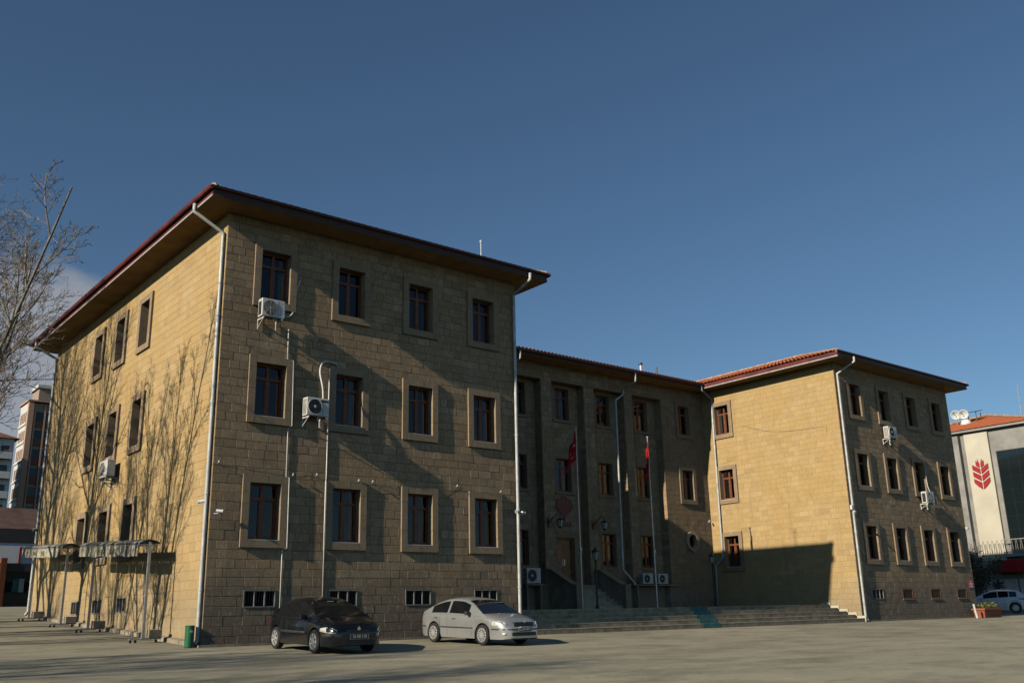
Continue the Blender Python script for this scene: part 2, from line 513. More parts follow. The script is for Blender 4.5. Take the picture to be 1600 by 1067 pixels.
def sub(rect, holes):
    rs = [rect]
    for (h0, h1, g0, g1) in holes:
        nw = []
        for (a, b_, c, d) in rs:
            if h1 <= a or h0 >= b_ or g1 <= c or g0 >= d:
                nw.append((a, b_, c, d)); continue
            if h0 > a: nw.append((a, h0, c, d))
            if h1 < b_: nw.append((h1, b_, c, d))
            x0, x1 = max(a, h0), min(b_, h1)
            if g0 > c: nw.append((x0, x1, c, g0))
            if g1 < d: nw.append((x0, x1, g1, d))
        rs = nw
    return [r for r in rs if r[1] - r[0] > 0.03 and r[3] - r[2] > 0.03]

def layout(u0, u1, v0, v1, holes, rnd, hc=0.256, lb=0.40):
    res = []
    v = v0
    row = 0
    while v < v1 - 0.02:
        h = hc * rnd.choice([0.94, 1.0, 1.0, 1.0, 1.06])
        if v1 - (v + h) < 0.08: h = v1 - v
        u = u0
        first = True
        while u < u1 - 0.02:
            L = lb * rnd.uniform(0.72, 1.38)
            if first and row % 2: L *= 0.55
            first = False
            if u1 - (u + L) < 0.14: L = u1 - u
            for r in sub((u, u + L, v, min(v + h, v1)), holes):
                res.append(r)
            u += L
        v += h
        row += 1
    return res

SINGLE = []      # candidate blocks for single parts
def wall(F, u0, u1, v0, v1, openings, holes, seed, single=False, parent=None, lb=0.40, tb=0.0, mat=None):
    """backing sheet with openings + stone blocks; openings cut both, holes (surrounds) cut the blocks"""
    us = sorted(set([u0, u1] + [x for o in openings for x in o[:2] if u0 < x < u1]))
    vs_ = sorted(set([v0, v1] + [x for o in openings for x in o[2:] if v0 < x < v1]))
    b = MB()
    for i in range(len(us) - 1):
        for j in range(len(vs_) - 1):
            cu, cv = (us[i] + us[i + 1]) / 2, (vs_[j] + vs_[j + 1]) / 2
            if any(o[0] < cu < o[1] and o[2] < cv < o[3] for o in openings): continue
            q = [F.P(us[i], vs_[j], 0), F.P(us[i + 1], vs_[j], 0), F.P(us[i + 1], vs_[j + 1], 0), F.P(us[i], vs_[j + 1], 0)]
            if F.U.cross(V((0, 0, 1))).dot(F.N) < 0: q = q[::-1]
            b.quad(*q)
    w = b.build('wall', MORTAR if mat is None else MORTAR_SUNLIT, BLD if parent is None else parent)
    rnd = random.Random(seed)
    bl = layout(u0, u1, v0, v1, holes + openings, rnd, lb=lb)
    jt = 0.0035 if mat is None else 0.0026
    mb = MB()
    sel = []
    for (a, c, d, e) in bl:
        mid = F.P((a + c) / 2, (d + e) / 2, 0)
        dist = (mid - CAM).length
        vis = abs((mid - CAM).normalized().dot(F.N))
        tv = min(1, max(0, rnd.gauss(0.5 + tb, 0.26 if mat is None else 0.17)))
        if rnd.random() < (0.10 if mat is None else 0.04): tv = rnd.choice([0.0, 0.08, 0.95, 1.0])
        n1 = 0.014 + rnd.uniform(-0.0025, 0.0025) if mat is None else 0.006 + rnd.uniform(-0.0015, 0.0015)
        sel.append(((c - a) * (e - d) * vis / dist ** 2, a + jt, c - jt, d + jt, e - jt, n1, tv))
    if single:
        sel.sort(reverse=True)
        for (s_, a, c, d, e, n1, tv) in sel[:300]:
            ob = MB(); ob.tint = tv
            fstone(ob, F, a, c, d, e, -0.002, n1)
            ob.build('stone_block', STONE, w, tint=True)
        sel = sel[300:]
    for (s_, a, c, d, e, n1, tv) in sel:
        mb.tint = tv
        fstone(mb, F, a, c, d, e, -0.002, n1)
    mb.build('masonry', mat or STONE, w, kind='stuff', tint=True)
    return w

BW, PROUD, REV = 0.22, 0.080, 0.20
wrnd = random.Random(77)
def window(F, u0, u1, v0, v1, surround=True, sash=0, curtain=None, parent=None, depth=REV, sill=False):
    """wood cross window: frame > pane, surround, sill, room, curtain"""
    rn = wrnd
    fb = MB()
    n0, n1 = -depth - 0.06, -depth
    fwid = 0.055
    um = (u0 + u1) / 2
    vt = v1 - 0.27 * (v1 - v0)
    fbox(fb, F, u0, u0 + fwid, v0, v1, n0, n1)
    fbox(fb, F, u1 - fwid, u1, v0, v1, n0, n1)
    fbox(fb, F, u0 + fwid, u1 - fwid, v0, v0 + 0.07, n0, n1)
    fbox(fb, F, u0 + fwid, u1 - fwid, v1 - 0.055, v1, n0, n1)
    fbox(fb, F, u0 + fwid, u1 - fwid, vt - 0.045, vt + 0.045, n0, n1 + 0.012)
    fbox(fb, F, um - 0.055, um + 0.055, v0 + 0.07, vt - 0.045, n0, n1 + 0.008)
    fbox(fb, F, um - 0.045, um + 0.045, vt + 0.045, v1 - 0.055, n0, n1 + 0.006)
    for (a, c) in ((u0 + fwid, um - 0.055), (um + 0.055, u1 - fwid)):
        fbox(fb, F, a, a + 0.03, v0 + 0.07, vt - 0.045, n0 + 0.01, n1 - 0.012)
        fbox(fb, F, c - 0.03, c, v0 + 0.07, vt - 0.045, n0 + 0.01, n1 - 0.012)
        fbox(fb, F, a + 0.03, c - 0.03, v0 + 0.07, v0 + 0.11, n0 + 0.01, n1 - 0.012)
    w = fb.build('window', WOOD, BLD if parent is None else parent)
    for (a, c, d, e) in ((u0 + 0.07, um - 0.075, v0 + 0.10, vt - 0.05), (um + 0.075, u1 - 0.07, v0 + 0.10, vt - 0.05),
                         (u0 + 0.05, um - 0.045, vt + 0.045, v1 - 0.05), (um + 0.045, u1 - 0.05, vt + 0.045, v1 - 0.05)):
        t1, t2 = rn.uniform(-0.004, 0.004), rn.uniform(-0.004, 0.004)
        pb = MB()
        q = [F.P(a, d, n0 + 0.03 + t1), F.P(c, d, n0 + 0.03 - t1), F.P(c, e, n0 + 0.03 - t1 + t2), F.P(a, e, n0 + 0.03 + t1 + t2)]
        pb.quad(*q)
        pb.build('pane', GLASS, w)
    sb = MB()
    if surround:
        def st(a, c, d, e):
            sb.tint = rn.uniform(0.2, 0.9)
            fbox(sb, F, a, c, d, e, -depth, PROUD + rn.uniform(-0.002, 0.002))
        H = v1 - v0 + 2 * BW
        cuts = [0, 0.28 + rn.uniform(-.05, .05), 0.55 + rn.uniform(-.05, .05), 0.80 + rn.uniform(-.04, .04), 1]
        for (a, c) in ((u0 - BW, u0), (u1, u1 + BW)):
            for i in range(4):
                st(a, c, v0 - BW + H * cuts[i] + 0.003, v0 - BW + H * cuts[i + 1] - 0.003)
        st(u0 + 0.002, um + rn.uniform(-.1, .1), v1, v1 + BW - 0.003)
        k = um + 0.11
        st(k, u1 - 0.002, v1, v1 + BW - 0.003)
        st(um - 0.11, k - 0.004, v1 + 0.001, v1 + BW - 0.004)
        st(u0 + 0.002, u1 - 0.002, v0 - BW + 0.003, v0 - 0.004)
        o = sb.build('surround', SURR, w, tint=True)
        b2 = MB(); fbox(b2, F, u0 + 0.003, u1 - 0.003, v0 - 0.02, v0 + 0.012, -depth, PROUD - 0.02)
        b2.build('sill', WHITE if v0 < 9 else SURR, w, tint=True)
    else:
        sb.tint = 0.3
        tk = 0.05
        fbox(sb, F, u0 - tk, u0, v0 - 0.02, v1 + tk, -depth - 0.05, 0.024)
        fbox(sb, F, u1, u1 + tk, v0 - 0.02, v1 + tk, -depth - 0.05, 0.024)
        fbox(sb, F, u0, u1, v1, v1 + tk, -depth - 0.05, 0.024)
        sb.build('reveal', SURR, w, tint=True)
        b2 = MB(); fbox(b2, F, u0 - 0.14, u1 + 0.14, v0 - 0.14, v0 - 0.02, -depth - 0.05, 0.075)
        b2.tint = 0.4
        b2.build('sill', SURR, w, tint=True)
    rb = MB()
    a, c, d, e = u0 - 0.25, u1 + 0.25, v0 - 0.25, v1 + 0.25
    n2 = -depth - 1.3
    nn = n0 - 0.001
    P = F.P
    for q in ((P(a, d, n2), P(c, d, n2), P(c, e, n2), P(a, e, n2)), (P(a, d, nn), P(a, e, nn), P(a, e, n2), P(a, d, n2)),
              (P(c, d, nn), P(c, e, nn), P(c, e, n2), P(c, d, n2)), (P(a, e, nn), P(c, e, nn), P(c, e, n2), P(a, e, n2)),
              (P(a, d, nn), P(c, d, nn), P(c, d, n2), P(a, d, n2))):
        rb.quad(*q)
    rb.build('room', INTER, w)
    if curtain is None: curtain = rn.random() < 0.75
    if curtain:
        cb = MB()
        spans = [(u1 - rn.uniform(0.12, 0.30), u1 + 0.05)]
        if rn.random() < 0.4: spans.append((u0 - 0.05, u0 + rn.uniform(0.1, 0.2)))
        for (s0, s1) in spans:
            K = 14
            pts = []
            for i in range(K + 1):
                u = s0 + (s1 - s0) * i / K
                dn = 0.02 * sin(i * 2.1)
                pts.append((u, dn))
            for i in range(K):
                cb.quad(P(pts[i][0], v0 - 0.1, n0 - 0.12 + pts[i][1]), P(pts[i + 1][0], v0 - 0.1, n0 - 0.12 + pts[i + 1][1]),
                        P(pts[i + 1][0], v1 + 0.1, n0 - 0.12 + pts[i + 1][1]), P(pts[i][0], v1 + 0.1, n0 - 0.12 + pts[i][1]))
        cb.build('curtain', CURT, w)
    return w

def basement(F, u0, u1, v0, v1, style='grille'):
    b = MB()
    P = F.P
    if style == 'grille':
        t_ = 0.03
        fbox(b, F, u0, u1, v0, v0 + t_, -0.05, 0.035); fbox(b, F, u0, u1, v1 - t_, v1, -0.05, 0.035)
        for k in range(4):
            u = u0 + (u1 - u0 - t_) * k / 3
            fbox(b, F, u, u + t_, v0 + t_, v1 - t_, -0.04, 0.030)
        w = b.build('basement_window', GRILLEM, BLD)
        g = MB()
        for k in range(1, 12):
            if k % 4 == 0: continue
            u = u0 + (u1 - u0) * k / 12
            fbox(g, F, u - 0.008, u + 0.008, v0 + t_, v1 - t_, -0.02, -0.004)
        g.build('bar', BLACKIRON, w)
    else:
        t_ = 0.035
        fbox(b, F, u0, u1, v0, v0 + t_, -0.05, 0.024); fbox(b, F, u0, u1, v1 - t_, v1, -0.05, 0.024)
        fbox(b, F, u0, u0 + t_, v0 + t_, v1 - t_, -0.05, 0.024); fbox(b, F, u1 - t_, u1, v0 + t_, v1 - t_, -0.05, 0.024)
        w = b.build('basement_window', WOOD, BLD)
        for k in range(7):
            g = MB()
            v = v0 + t_ + (v1 - v0 - 2 * t_) * (k + 0.15) / 7
            fbox(g, F, u0 + t_, u1 - t_, v, v + 0.038, -0.03, 0.004)
            g.build('slat', SLATW, w)
        g = MB(); fbox(g, F, u0 - 0.03, u1 + 0.06, v0 - 0.05, v0 - 0.002, -0.04, 0.05); g.tint = .8
        g.build('sill', SURR, w, tint=True)
    r = MB()
    n2 = -0.5
    for q in ((P(u0, v0, n2), P(u1, v0, n2), P(u1, v1, n2), P(u0, v1, n2)), (P(u0, v0, 0), P(u0, v1, 0), P(u0, v1, n2), P(u0, v0, n2)),
              (P(u1, v0, 0), P(u1, v1, 0), P(u1, v1, n2), P(u1, v0, n2)), (P(u0, v1, 0), P(u1, v1, 0), P(u1, v1, n2), P(u0, v1, n2)),
              (P(u0, v0, 0), P(u1, v0, 0), P(u1, v0, n2), P(u0, v0, n2))):
        r.quad(*q)
    r.build('recess', INTER, w)

def spans(centres, wd): return [(c - wd / 2, c + wd / 2) for c in centres]
def ring(o): return (o[0] - BW, o[1] + BW, o[2] - BW, o[3] + BW)

# left wing, front
lfc = spans([1.590, 4.258, 6.955, 9.644], 0.967)
ops, hol, bas = [], [], []
for z in (Z3, Z2, Z1):
    for c in lfc: ops.append((c[0], c[1], z[0], z[1]))
for c in spans([1.578, 4.239, 6.926, 9.625], 0.965): bas.append((c[0], c[1], Z0[0], Z0[1]))
hol = [ring(o) for o in ops]
wall(LF, -0.02, XB + 0.02, -0.25, ZS - 0.02, ops + bas, hol, 11, single=True)
for o in ops: window(LF, *o)
for o in bas: basement(LF, *o)
# left wing, yard side
lsc = spans([6.93, 9.56, 12.24], 0.90)
ops = [(c[0], c[1], z[0], z[1]) for z in (Z3, Z2, Z1) for c in lsc]
bas = [(c[0], c[1], Z0[0], Z0[1]) for c in spans([6.92, 9.58, 12.15], 0.90)]
wall(LS, 0.0, YE, -0.25, ZS - 0.02, ops + bas, [ring(o) for o in ops], 12, tb=0.0, mat=STONE_SUNLIT, lb=0.44)
for o in ops: window(LS, *o, curtain=False)
for o in bas: basement(LS, *o)
# right wing, front
rfc = spans([x - XR0 for x in (33.456, 36.204, 38.95, 41.68)], 0.965)
ops = [(c[0], c[1], z[0], z[1]) for z in (Z3, Z2, Z1) for c in rfc]
bas = [(c[0], c[1], Z0[0], Z0[1]) for c in spans([x - XR0 for x in (33.41, 36.16, 38.94, 41.72)], 0.97)]
wall(RF, -0.02, XR1 - XR0 + 0.02, -0.25, ZS - 0.02, ops + bas, [ring(o) for o in ops], 13)
for o in ops: window(RF, *o)
for i, o in enumerate(bas): basement(RF, *o, style='grille' if i == 0 else 'slats')
# right wing, court side
rsc = [(6.566 + 0.17, 7.51 + 0.17)]
ops = [(c[0], c[1], z[0], z[1]) for z in (Z3, Z2, Z1) for c in rsc]
wall(RS, 0.0, YC - YR, -0.25, ZS - 0.02, ops, [ring(o) for o in ops], 14, tb=0.05, lb=0.44, mat=STONE_SUNLIT)
for o in ops: window(RS, *o, curtain=False)
# plain walls out of view: court side of the left wing, right side, back
def plainwall(q):
    b = MB(); b.quad(*q); return b.build('wall', STONE, BLD, tint=True)
plainwall([(XB, 0, -.25), (XB, YC, -.25), (XB, YC, ZS), (XB, 0, ZS)])
plainwall([(XR1, YR, -.25), (XR1, YE, -.25), (XR1, YE, ZS), (XR1, YR, ZS)])
plainwall([(XR1, YE, -.25), (0, YE, -.25), (0, YE, ZS), (XR1, YE, ZS)])

# centre: piers, recessed bays, flush end bays
ZB0, ZB1 = 1.97, 11.82
bays = [(14.55, 16.75), (17.46, 19.65), (20.35, 22.54), (23.24, 25.46), (26.08, 28.31)]
flush_w = [(29.645, 30.535)]
ops5 = [(flush_w[0][0], flush_w[0][1], z[0], z[1]) for z in (Z3, Z2)]
oval = (29.62, 30.58, 3.76, 4.74)
cops = [(b_[0], b_[1], ZB0, ZB1) for b_ in bays] + ops5
wall(CF, XB, XR0, 0.5, ZS - 0.02, cops + [oval], [ring(o) for o in ops5] + [(oval[0] - .02, oval[1] + .02, oval[2] - .02, oval[3] + .02)], 15)
for o in ops5: window(CF, *o)
# oval window
def ring_mesh(ru, rv, ru2, rv2, n0, n1, uc, vc, F, mat, name, parent, K=28):
    b = MB(); vs_, fs = [], []
    for k in range(K):
        a = 2 * pi * k / K
        for (p, q, n) in ((ru, rv, n0), (ru, rv, n1), (ru2, rv2, n1), (ru2, rv2, n0)):
            vs_.append(F.P(uc + p * cos(a), vc + q * sin(a), n))
    for k in range(K):
        j = (k + 1) % K
        for i in range(4):
            i2 = (i + 1) % 4
            fs.append((k * 4 + i, j * 4 + i, j * 4 + i2, k * 4 + i2))
    b.add(vs_, fs); b.tint = .7
    return b.build(name, mat, parent, tint=True, fix=True)
uc, vc = 30.10, 4.25
ow = ring_mesh(0.33, 0.36, 0.285, 0.315, -0.18, -0.12, uc, vc, CF, WOOD, 'oval_window', BLD)
ring_mesh(0.52, 0.53, 0.34, 0.37, -0.2, 0.13, uc, vc, CF, RINGST, 'surround', ow)
b = MB(); b.add([CF.P(uc + .31 * cos(2 * pi * k / 28), vc + .335 * sin(2 * pi * k / 28), -0.15) for k in range(28)], [tuple(range(28))])
b.build('pane', GLASS, ow)
b = MB(); b.quad(CF.P(29.4, 3.5, -.5), CF.P(30.8, 3.5, -.5), CF.P(30.8, 5, -.5), CF.P(29.4, 5, -.5)); b.build('room', INTER, ow)
# spandrel pieces round the oval inside the square hole
b = MB(); b.tint = .5
K = 32
sq = lambda a: max(abs(cos(a)), abs(sin(a)))
for k in range(K):
    a0, a1 = 2 * pi * k / K, 2 * pi * (k + 1) / K
    def op(a): return CF.P(uc + 0.49 * cos(a), vc + .50 * sin(a), 0.018)
    def sp_(a):
        return CF.P(uc + 0.505 * cos(a) / sq(a), vc + 0.515 * sin(a) / sq(a), 0.018)
    b.quad(op(a0), op(a1), sp_(a1), sp_(a0))
b.build('surround', STONE, ow, tint=True)

# back walls of the bays with windows and the door
DOOR = (20.80, 21.96, 1.97, 4.22)
for i, (b0, b1) in enumerate(bays):
    c = (b0 + b1) / 2
    o3 = (c - 0.485, c + 0.485, Z3[0], Z3[1]); o2 = (c - 0.485, c + 0.485, Z2[0], Z2[1]); o1 = (c - 0.485, c + 0.485, Z1[0], Z1[1])
    lst = [o3, o2] + ([o1] if i != 2 else [])
    h = [(o[0] - .05, o[1] + .05, o[2] - .14, o[3] + .05) for o in lst]
    ex = [DOOR] if i == 2 else []
    wall(CR, b0 - 0.01, b1 + 0.01, ZB0, ZB1, lst + ex, h + ([(DOOR[0] - .12, DOOR[1] + .12, DOOR[2], DOOR[3] + .12)] if ex else []), 30 + i)
    for o in lst: window(CR, *o, surround=False, curtain=True)
    # pier cheeks and bay ceiling
    for (u, sg, nm) in ((b0, 1, 'l'), (b1, -1, 'r')):
        Fc = Frame((u, YC, 0), (0, 1, 0), (sg, 0, 0))
        wall(Fc, -0.015, 0.5, ZB0, ZB1, [], [], 50 + i * 2 + (sg > 0), lb=0.5)
    b = MB(); b.tint = .4
    b.box(b0, b1, YC - 0.02, YC + 0.5, ZB1, ZB1 + 0.1); b.build('bay_lintel', SURR, BLD, tint=True)
    b = MB(); b.tint = .4; b.box(b0, b1, YC - 0.06, YC + 0.5, ZB0 - 0.12, ZB0); b.build('bay_slab', SURR, BLD, tint=True)
# entrance door
b = MB()
fbox(b, CR, DOOR[0], DOOR[1], DOOR[3] - 0.08, DOOR[3], -0.3, -0.12); fbox(b, CR, DOOR[0], DOOR[0] + .08, DOOR[2], DOOR[3] - .08, -0.3, -0.12)
fbox(b, CR, DOOR[1] - .08, DOOR[1], DOOR[2], DOOR[3] - .08, -0.3, -0.12)
door = b.build('entrance_door', DOORW, BLD)
for k in range(2):
    a = DOOR[0] + .08 + k * 0.5; b = MB()
    fbox(b, CR, a + .004, a + .496, DOOR[2] + .01, DOOR[3] - .085, -0.26, -0.20)
    for (q0, q1) in ((.12, .62), (.72, 1.25), (1.35, 1.95)):
        fbox(b, CR, a + .08, a + .42, DOOR[2] + q0, DOOR[2] + q1, -0.2, -0.185)
    b.build('door_leaf', DOORW, door)
    b = MB(); b.tube([CR.P(a + (.44 if k == 0 else .06), 2.9, -.17), CR.P(a + (.44 if k == 0 else .06), 3.2, -.17)], .015, 6); b.build('door_handle', CHROME, door)
b = MB(); b.tint = .4
fbox(b, CR, DOOR[0] - .12, DOOR[0], DOOR[2], DOOR[3] + .12, -.3, .03); fbox(b, CR, DOOR[1], DOOR[1] + .12, DOOR[2], DOOR[3] + .12, -.3, .03); fbox(b, CR, DOOR[0], DOOR[1], DOOR[3], DOOR[3] + .12, -.3, .03)
b.build('surround', SURR, door, tint=True)
# plinth in front of the centre
b = MB(); b.tint = 0.25
b.box(XB + .02, 19.8, YC - 0.14, YC - .03, 0.5, 1.9); b.box(23.2, 28.9, YC - 0.14, YC - .03, 0.5, 1.9)
b.box(XB + .02, 19.8, YC - 0.20, YC - .03, 1.9, 1.99); b.box(23.2, 28.9, YC - 0.20, YC - .03, 1.9, 1.99)
b.build('plinth', SURR, BLD, tint=True)

# ------------------------------------------------------------------ roofs
OV = 0.88
ZT = ZS + 0.27
def tiles(b, p0, ex, upv, L, tmax, tw=0.235, tl=0.36):
    """corrugated tile slope; p0 corner at eave, ex unit along eave, upv unit up slope; tmax(s) slope length at s"""
    nrm = ex.cross(upv).normalized()
    if nrm.z < 0: nrm = -nrm
    n = int(L / tw); tw = L / n
    for c in range(n):
        s = c * tw
        T = tmax(s + tw / 2)
        if T < 0.1: continue
        rows = max(1, int(T / tl))
        ss = [s, s + tw * 0.22, s + tw * 0.5, s + tw * 0.78]
        hh = [0.0, 0.045, 0.062, 0.045]
        vs_, fs = [], []
        for r in range(rows):
            t0, t1 = r * tl, min((r + 1) * tl + 0.02, T)
            if r == rows - 1: t1 = T
            lift = 0.018
            base = len(vs_)
            for (t_, l_) in ((t0, lift), (t1, 0.0)):
                for k in range(5):
                    sk = ss[k] if k < 4 else s + tw
                    hk = hh[k] if k < 4 else 0.0
                    vs_.append(p0 + ex * sk + upv * t_ + nrm * (hk + l_))
            for k in range(4):
                fs.append((base + k, base + k + 1, base + 5 + k + 1, base + 5 + k))
        b.add(vs_, fs)

def hip(x0, x1, y0, y1, zr, sides='ABCD', name='roof'):
    """hip roof, eave rectangle x0..x1,y0..y1, ridge along the longer axis"""
    w, d = x1 - x0, y1 - y0
    h = zr - ZT
    hw = min(w, d) / 2
    cs = sqrt(hw * hw + h * h)
    sl_ = cs / hw
    b = MB()
    ci, si = hw / cs, h / cs
    defs = {'A': (V((x0, y0, ZT)), V((1, 0, 0)), V((0, ci, si)), w), 'B': (V((x1, y0, ZT)), V((0, 1, 0)), V((-ci, 0, si)), d),
            'C': (V((x1, y1, ZT)), V((-1, 0, 0)), V((0, -ci, si)), w), 'D': (V((x0, y1, ZT)), V((0, -1, 0)), V((ci, 0, si)), d)}
    for k in sides:
        p0, ex, uv_, L = defs[k]
        tiles(b, p0, ex, uv_, L, lambda s, L=L: min(s, L - s, hw) * sl_)
    # solid underlay so no light leaks
    if d >= w: r0, r1 = V((x0 + hw, y0 + hw, zr)), V((x0 + hw, y1 - hw, zr))
    else: r0, r1 = V((x0 + hw, y0 + hw, zr)), V((x1 - hw, y0 + hw, zr))
    cr = [V((x0, y0, ZT)), V((x1, y0, ZT)), V((x1, y1, ZT)), V((x0, y1, ZT))]
    dz = V((0, 0, -0.02))
    u = MB()
    if d >= w:
        u.quad(cr[0] + dz, r0 + dz, r1 + dz, cr[3] + dz); u.quad(cr[1] + dz, cr[2] + dz, r1 + dz, r0 + dz)
        u.add([cr[0] + dz, cr[1] + dz, r0 + dz], [(0, 1, 2)]); u.add([cr[2] + dz, cr[3] + dz, r1 + dz], [(0, 1, 2)])
    else:
        u.quad(cr[0] + dz, cr[1] + dz, r1 + dz, r0 + dz); u.quad(cr[2] + dz, cr[3] + dz, r0 + dz, r1 + dz)
        u.add([cr[3] + dz, cr[0] + dz, r0 + dz], [(0, 1, 2)]); u.add([cr[1] + dz, cr[2] + dz, r1 + dz], [(0, 1, 2)])
    ro = u.build('roof', TILE, BLD)
    b.build('roof_tiles', TILE, ro, kind='stuff')
    rc = MB()
    ends = [(cr[0], r0), (cr[1], r0 if d >= w else r1), (cr[2], r1), (cr[3], r1 if d >= w else r0), (r0, r1)]
    for (a, c) in ends:
        a = V(a) + V((0, 0, .03)); c = V(c) + V((0, 0, .05))
        n = max(2, int((c - a).length / 0.38))
        for i in range(n):
            p, q = a.lerp(c, i / n), a.lerp(c, (i + 1) / n)
            rc.tube([p, q + (q - p) * 0.1], [0.105, 0.085], 6)
    rc.build('ridge_tiles', RIDGE, ro, kind='stuff')
    return ro

def eave(x0, x1, y0, y1, wx0, wx1, wy0, wy1, edges, pale='D', nogut=''):
    """boxed eave: soffit ring from wall to edge, fascia, pale edge board, gutter"""
    b = MB()
    z0, z1 = ZS, ZS + 0.035
    if 'A' in edges: b.box(x0, x1, y0, wy0 + .05, z0, z1)
    if 'C' in edges: b.box(x0, x1, wy1 - .05, y1, z0, z1)
    if 'D' in edges: b.box(x0, wx0 + .05, wy0 + .051, wy1 - .051, z0 + .001, z1)
    if 'B' in edges: b.box(wx1 - .05, x1, wy0 + .051, wy1 - .051, z0 + .001, z1)
    s = b.build('soffit', PLASTER, BLD)
    b = MB()
    t_ = 0.05
    E = {'A': ((x0, y0), (x1, y0), (0, -1)), 'B': ((x1, y0), (x1, y1), (1, 0)), 'C': ((x1, y1), (x0, y1), (0, 1)), 'D': ((x0, y1), (x0, y0), (-1, 0))}
    g = MB(); gd = MB(); pb = MB(); db = MB(); fd = MB()
    for k in edges:
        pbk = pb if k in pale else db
        (ax, ay), (bx, by), (nx, ny) = E[k]
        ix, iy = -nx * t_, -ny * t_
        xa, xb_ = sorted((ax, bx)); ya, yb = sorted((ay, by))
        if k in 'AC':
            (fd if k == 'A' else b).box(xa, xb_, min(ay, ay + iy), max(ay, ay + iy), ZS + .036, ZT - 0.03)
            pbk.box(xa, xb_, min(ay, ay + ny * .02), max(ay, ay + ny * .02), ZS - 0.015, ZS + .04)
        else:
            b.box(min(ax, ax + ix), max(ax, ax + ix), ya + t_, yb - t_, ZS + .036, ZT - 0.03)
            pbk.box(min(ax, ax + nx * .02), max(ax, ax + nx * .02), ya, yb, ZS - 0.015, ZS + .04)
        if k in nogut: continue
        # half round gutter
        K = 7; vs_, fs = [], []
        for (px, py) in ((ax, ay), (bx, by)):
            tx, ty = (bx - ax), (by - ay); l_ = sqrt(tx * tx + ty * ty); tx /= l_; ty /= l_
            sgn = -1 if (px, py) == (ax, ay) else 1
            px += tx * 0.1 * sgn; py += ty * .1 * sgn
            for i in range(K):
                a = pi * i / (K - 1)
                gr = .55 if k == 'A' else .85
                off = 0.015 + 0.075 * gr * (1 - cos(a)); zz = ZT + 0.025 - 0.135 * gr * sin(a)
                vs_.append((px + nx * off, py + ny * off, zz))
        for i in range(K - 1): fs.append((i, i + 1, K + i + 1, K + i))
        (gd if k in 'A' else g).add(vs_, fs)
    fd.build('fascia', GUTTER_SHADED, s); b.build('fascia', GUTTER, s); pb.build('edge_board', PALEMET, s); db.build('edge_board', BOARD_SHADED, s)
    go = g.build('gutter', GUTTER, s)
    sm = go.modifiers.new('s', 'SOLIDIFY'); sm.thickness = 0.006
    go = gd.build('gutter', GUTTER_SHADED, s)
    sm = go.modifiers.new('s', 'SOLIDIFY'); sm.thickness = 0.006

eave(-OV, XB + OV, -OV, YE + OV, 0, XB, 0, YE, 'ABCD')
hip(-OV, XB + OV, -OV, YE + OV, 15.0)
eave(XR0 - OV, XR1 + OV, YR - OV, YE + OV, XR0, XR1, YR, YE, 'ABCD', nogut='D')
hip(XR0 - OV, XR1 + OV, YR - OV, YE + OV, 15.0)
# centre roof between the wings
b = MB(); b.box(XB + OV, XR0 - OV, YC - OV, YC + .05, ZS + .002, ZS + .037); so = b.build('soffit', PLASTER, BLD)
b = MB(); b.box(XB + OV + .01, XR0 - OV - .01, YC - OV, YC - OV + .05, ZS + .04, ZT - .03); b.build('fascia', GUTTER_SHADED, so)
b = MB(); b.box(XB + OV + .01, XR0 - OV - .01, YC - OV - .02, YC - OV, ZS - .012, ZS + .04); b.build('edge_board', BOARD_SHADED, so)
b = MB(); b.tube([(XB + OV + .02, YC - OV - .09, ZT - .08), (XR0 - OV - .12, YC - OV - .09, ZT - .08)], .08, 8); b.build('gutter', GUTTER_SHADED, so)
hyc = (YC - OV + YE + OV) / 2
zrc = 14.2
u = MB(); u.quad((XB - 2, YC - OV, ZT - .02), (XR0 + 2, YC - OV, ZT - .02), (XR0 + 2, hyc, zrc - .02), (XB - 2, hyc, zrc - .02))
u.quad((XB - 2, hyc, zrc - .02), (XR0 + 2, hyc, zrc - .02), (XR0 + 2, YE + OV, ZT - .02), (XB - 2, YE + OV, ZT - .02))
ro = u.build('roof', TILE, BLD)
b = MB(); d_ = V((0, hyc - (YC - OV), zrc - ZT)); T_ = d_.length
tiles(b, V((XB + OV, YC - OV, ZT)), V((1, 0, 0)), d_.normalized(), XR0 - XB - 2 * OV, lambda s: T_)
b.build('roof_tiles', TILE, ro, kind='stuff')

# ------------------------------------------------------------------ downpipes (parts of the building)
def pipe(pts, r=0.055, name='downpipe', mat=None, clips=True):
    b = MB()
    P_ = [V(p) for p in pts]
    sm = [P_[0]]
    for i in range(1, len(P_) - 1):
        a, c = P_[i - 1], P_[i + 1]
        k = 0.12
        sm.append(P_[i] + (a - P_[i]).normalized() * min(k, (a - P_[i]).length * .4)); sm.append(P_[i]); sm.append(P_[i] + (c - P_[i]).normalized() * min(k, (c - P_[i]).length * .4))
    sm.append(P_[-1])
    b.tube(sm, r, 10)
    o = b.build(name, mat or PIPE, BLD, smooth=True)
    if clips:
        for i in range(len(P_) - 1):
            a, c = P_[i], P_[i + 1]
            if abs(c.z - a.z) > 3:
                k = int(abs(c.z - a.z) / 2.6)
                for j in range(1, k + 1):
                    q = a.lerp(c, j / (k + .5))
                    cb = MB(); cb.tube([q - V((0, 0, .03)), q + V((0, 0, .03))], r * 1.22, 10); cb.build('collar', PIPE, o)
    return o
pipe([(-0.97, 0.29, 12.74), (-0.97, 0.29, 12.5), (-0.09, 0.14, 11.95), (-0.09, 0.10, 0.2), (-0.16, 0.06, 0.06)])
pipe([(-0.97, 18.66, 12.74), (-0.97, 18.66, 12.55), (-0.09, 18.6, 12.1), (-0.09, 18.58, 1.25), (-.2, 18.5, 1.1)])
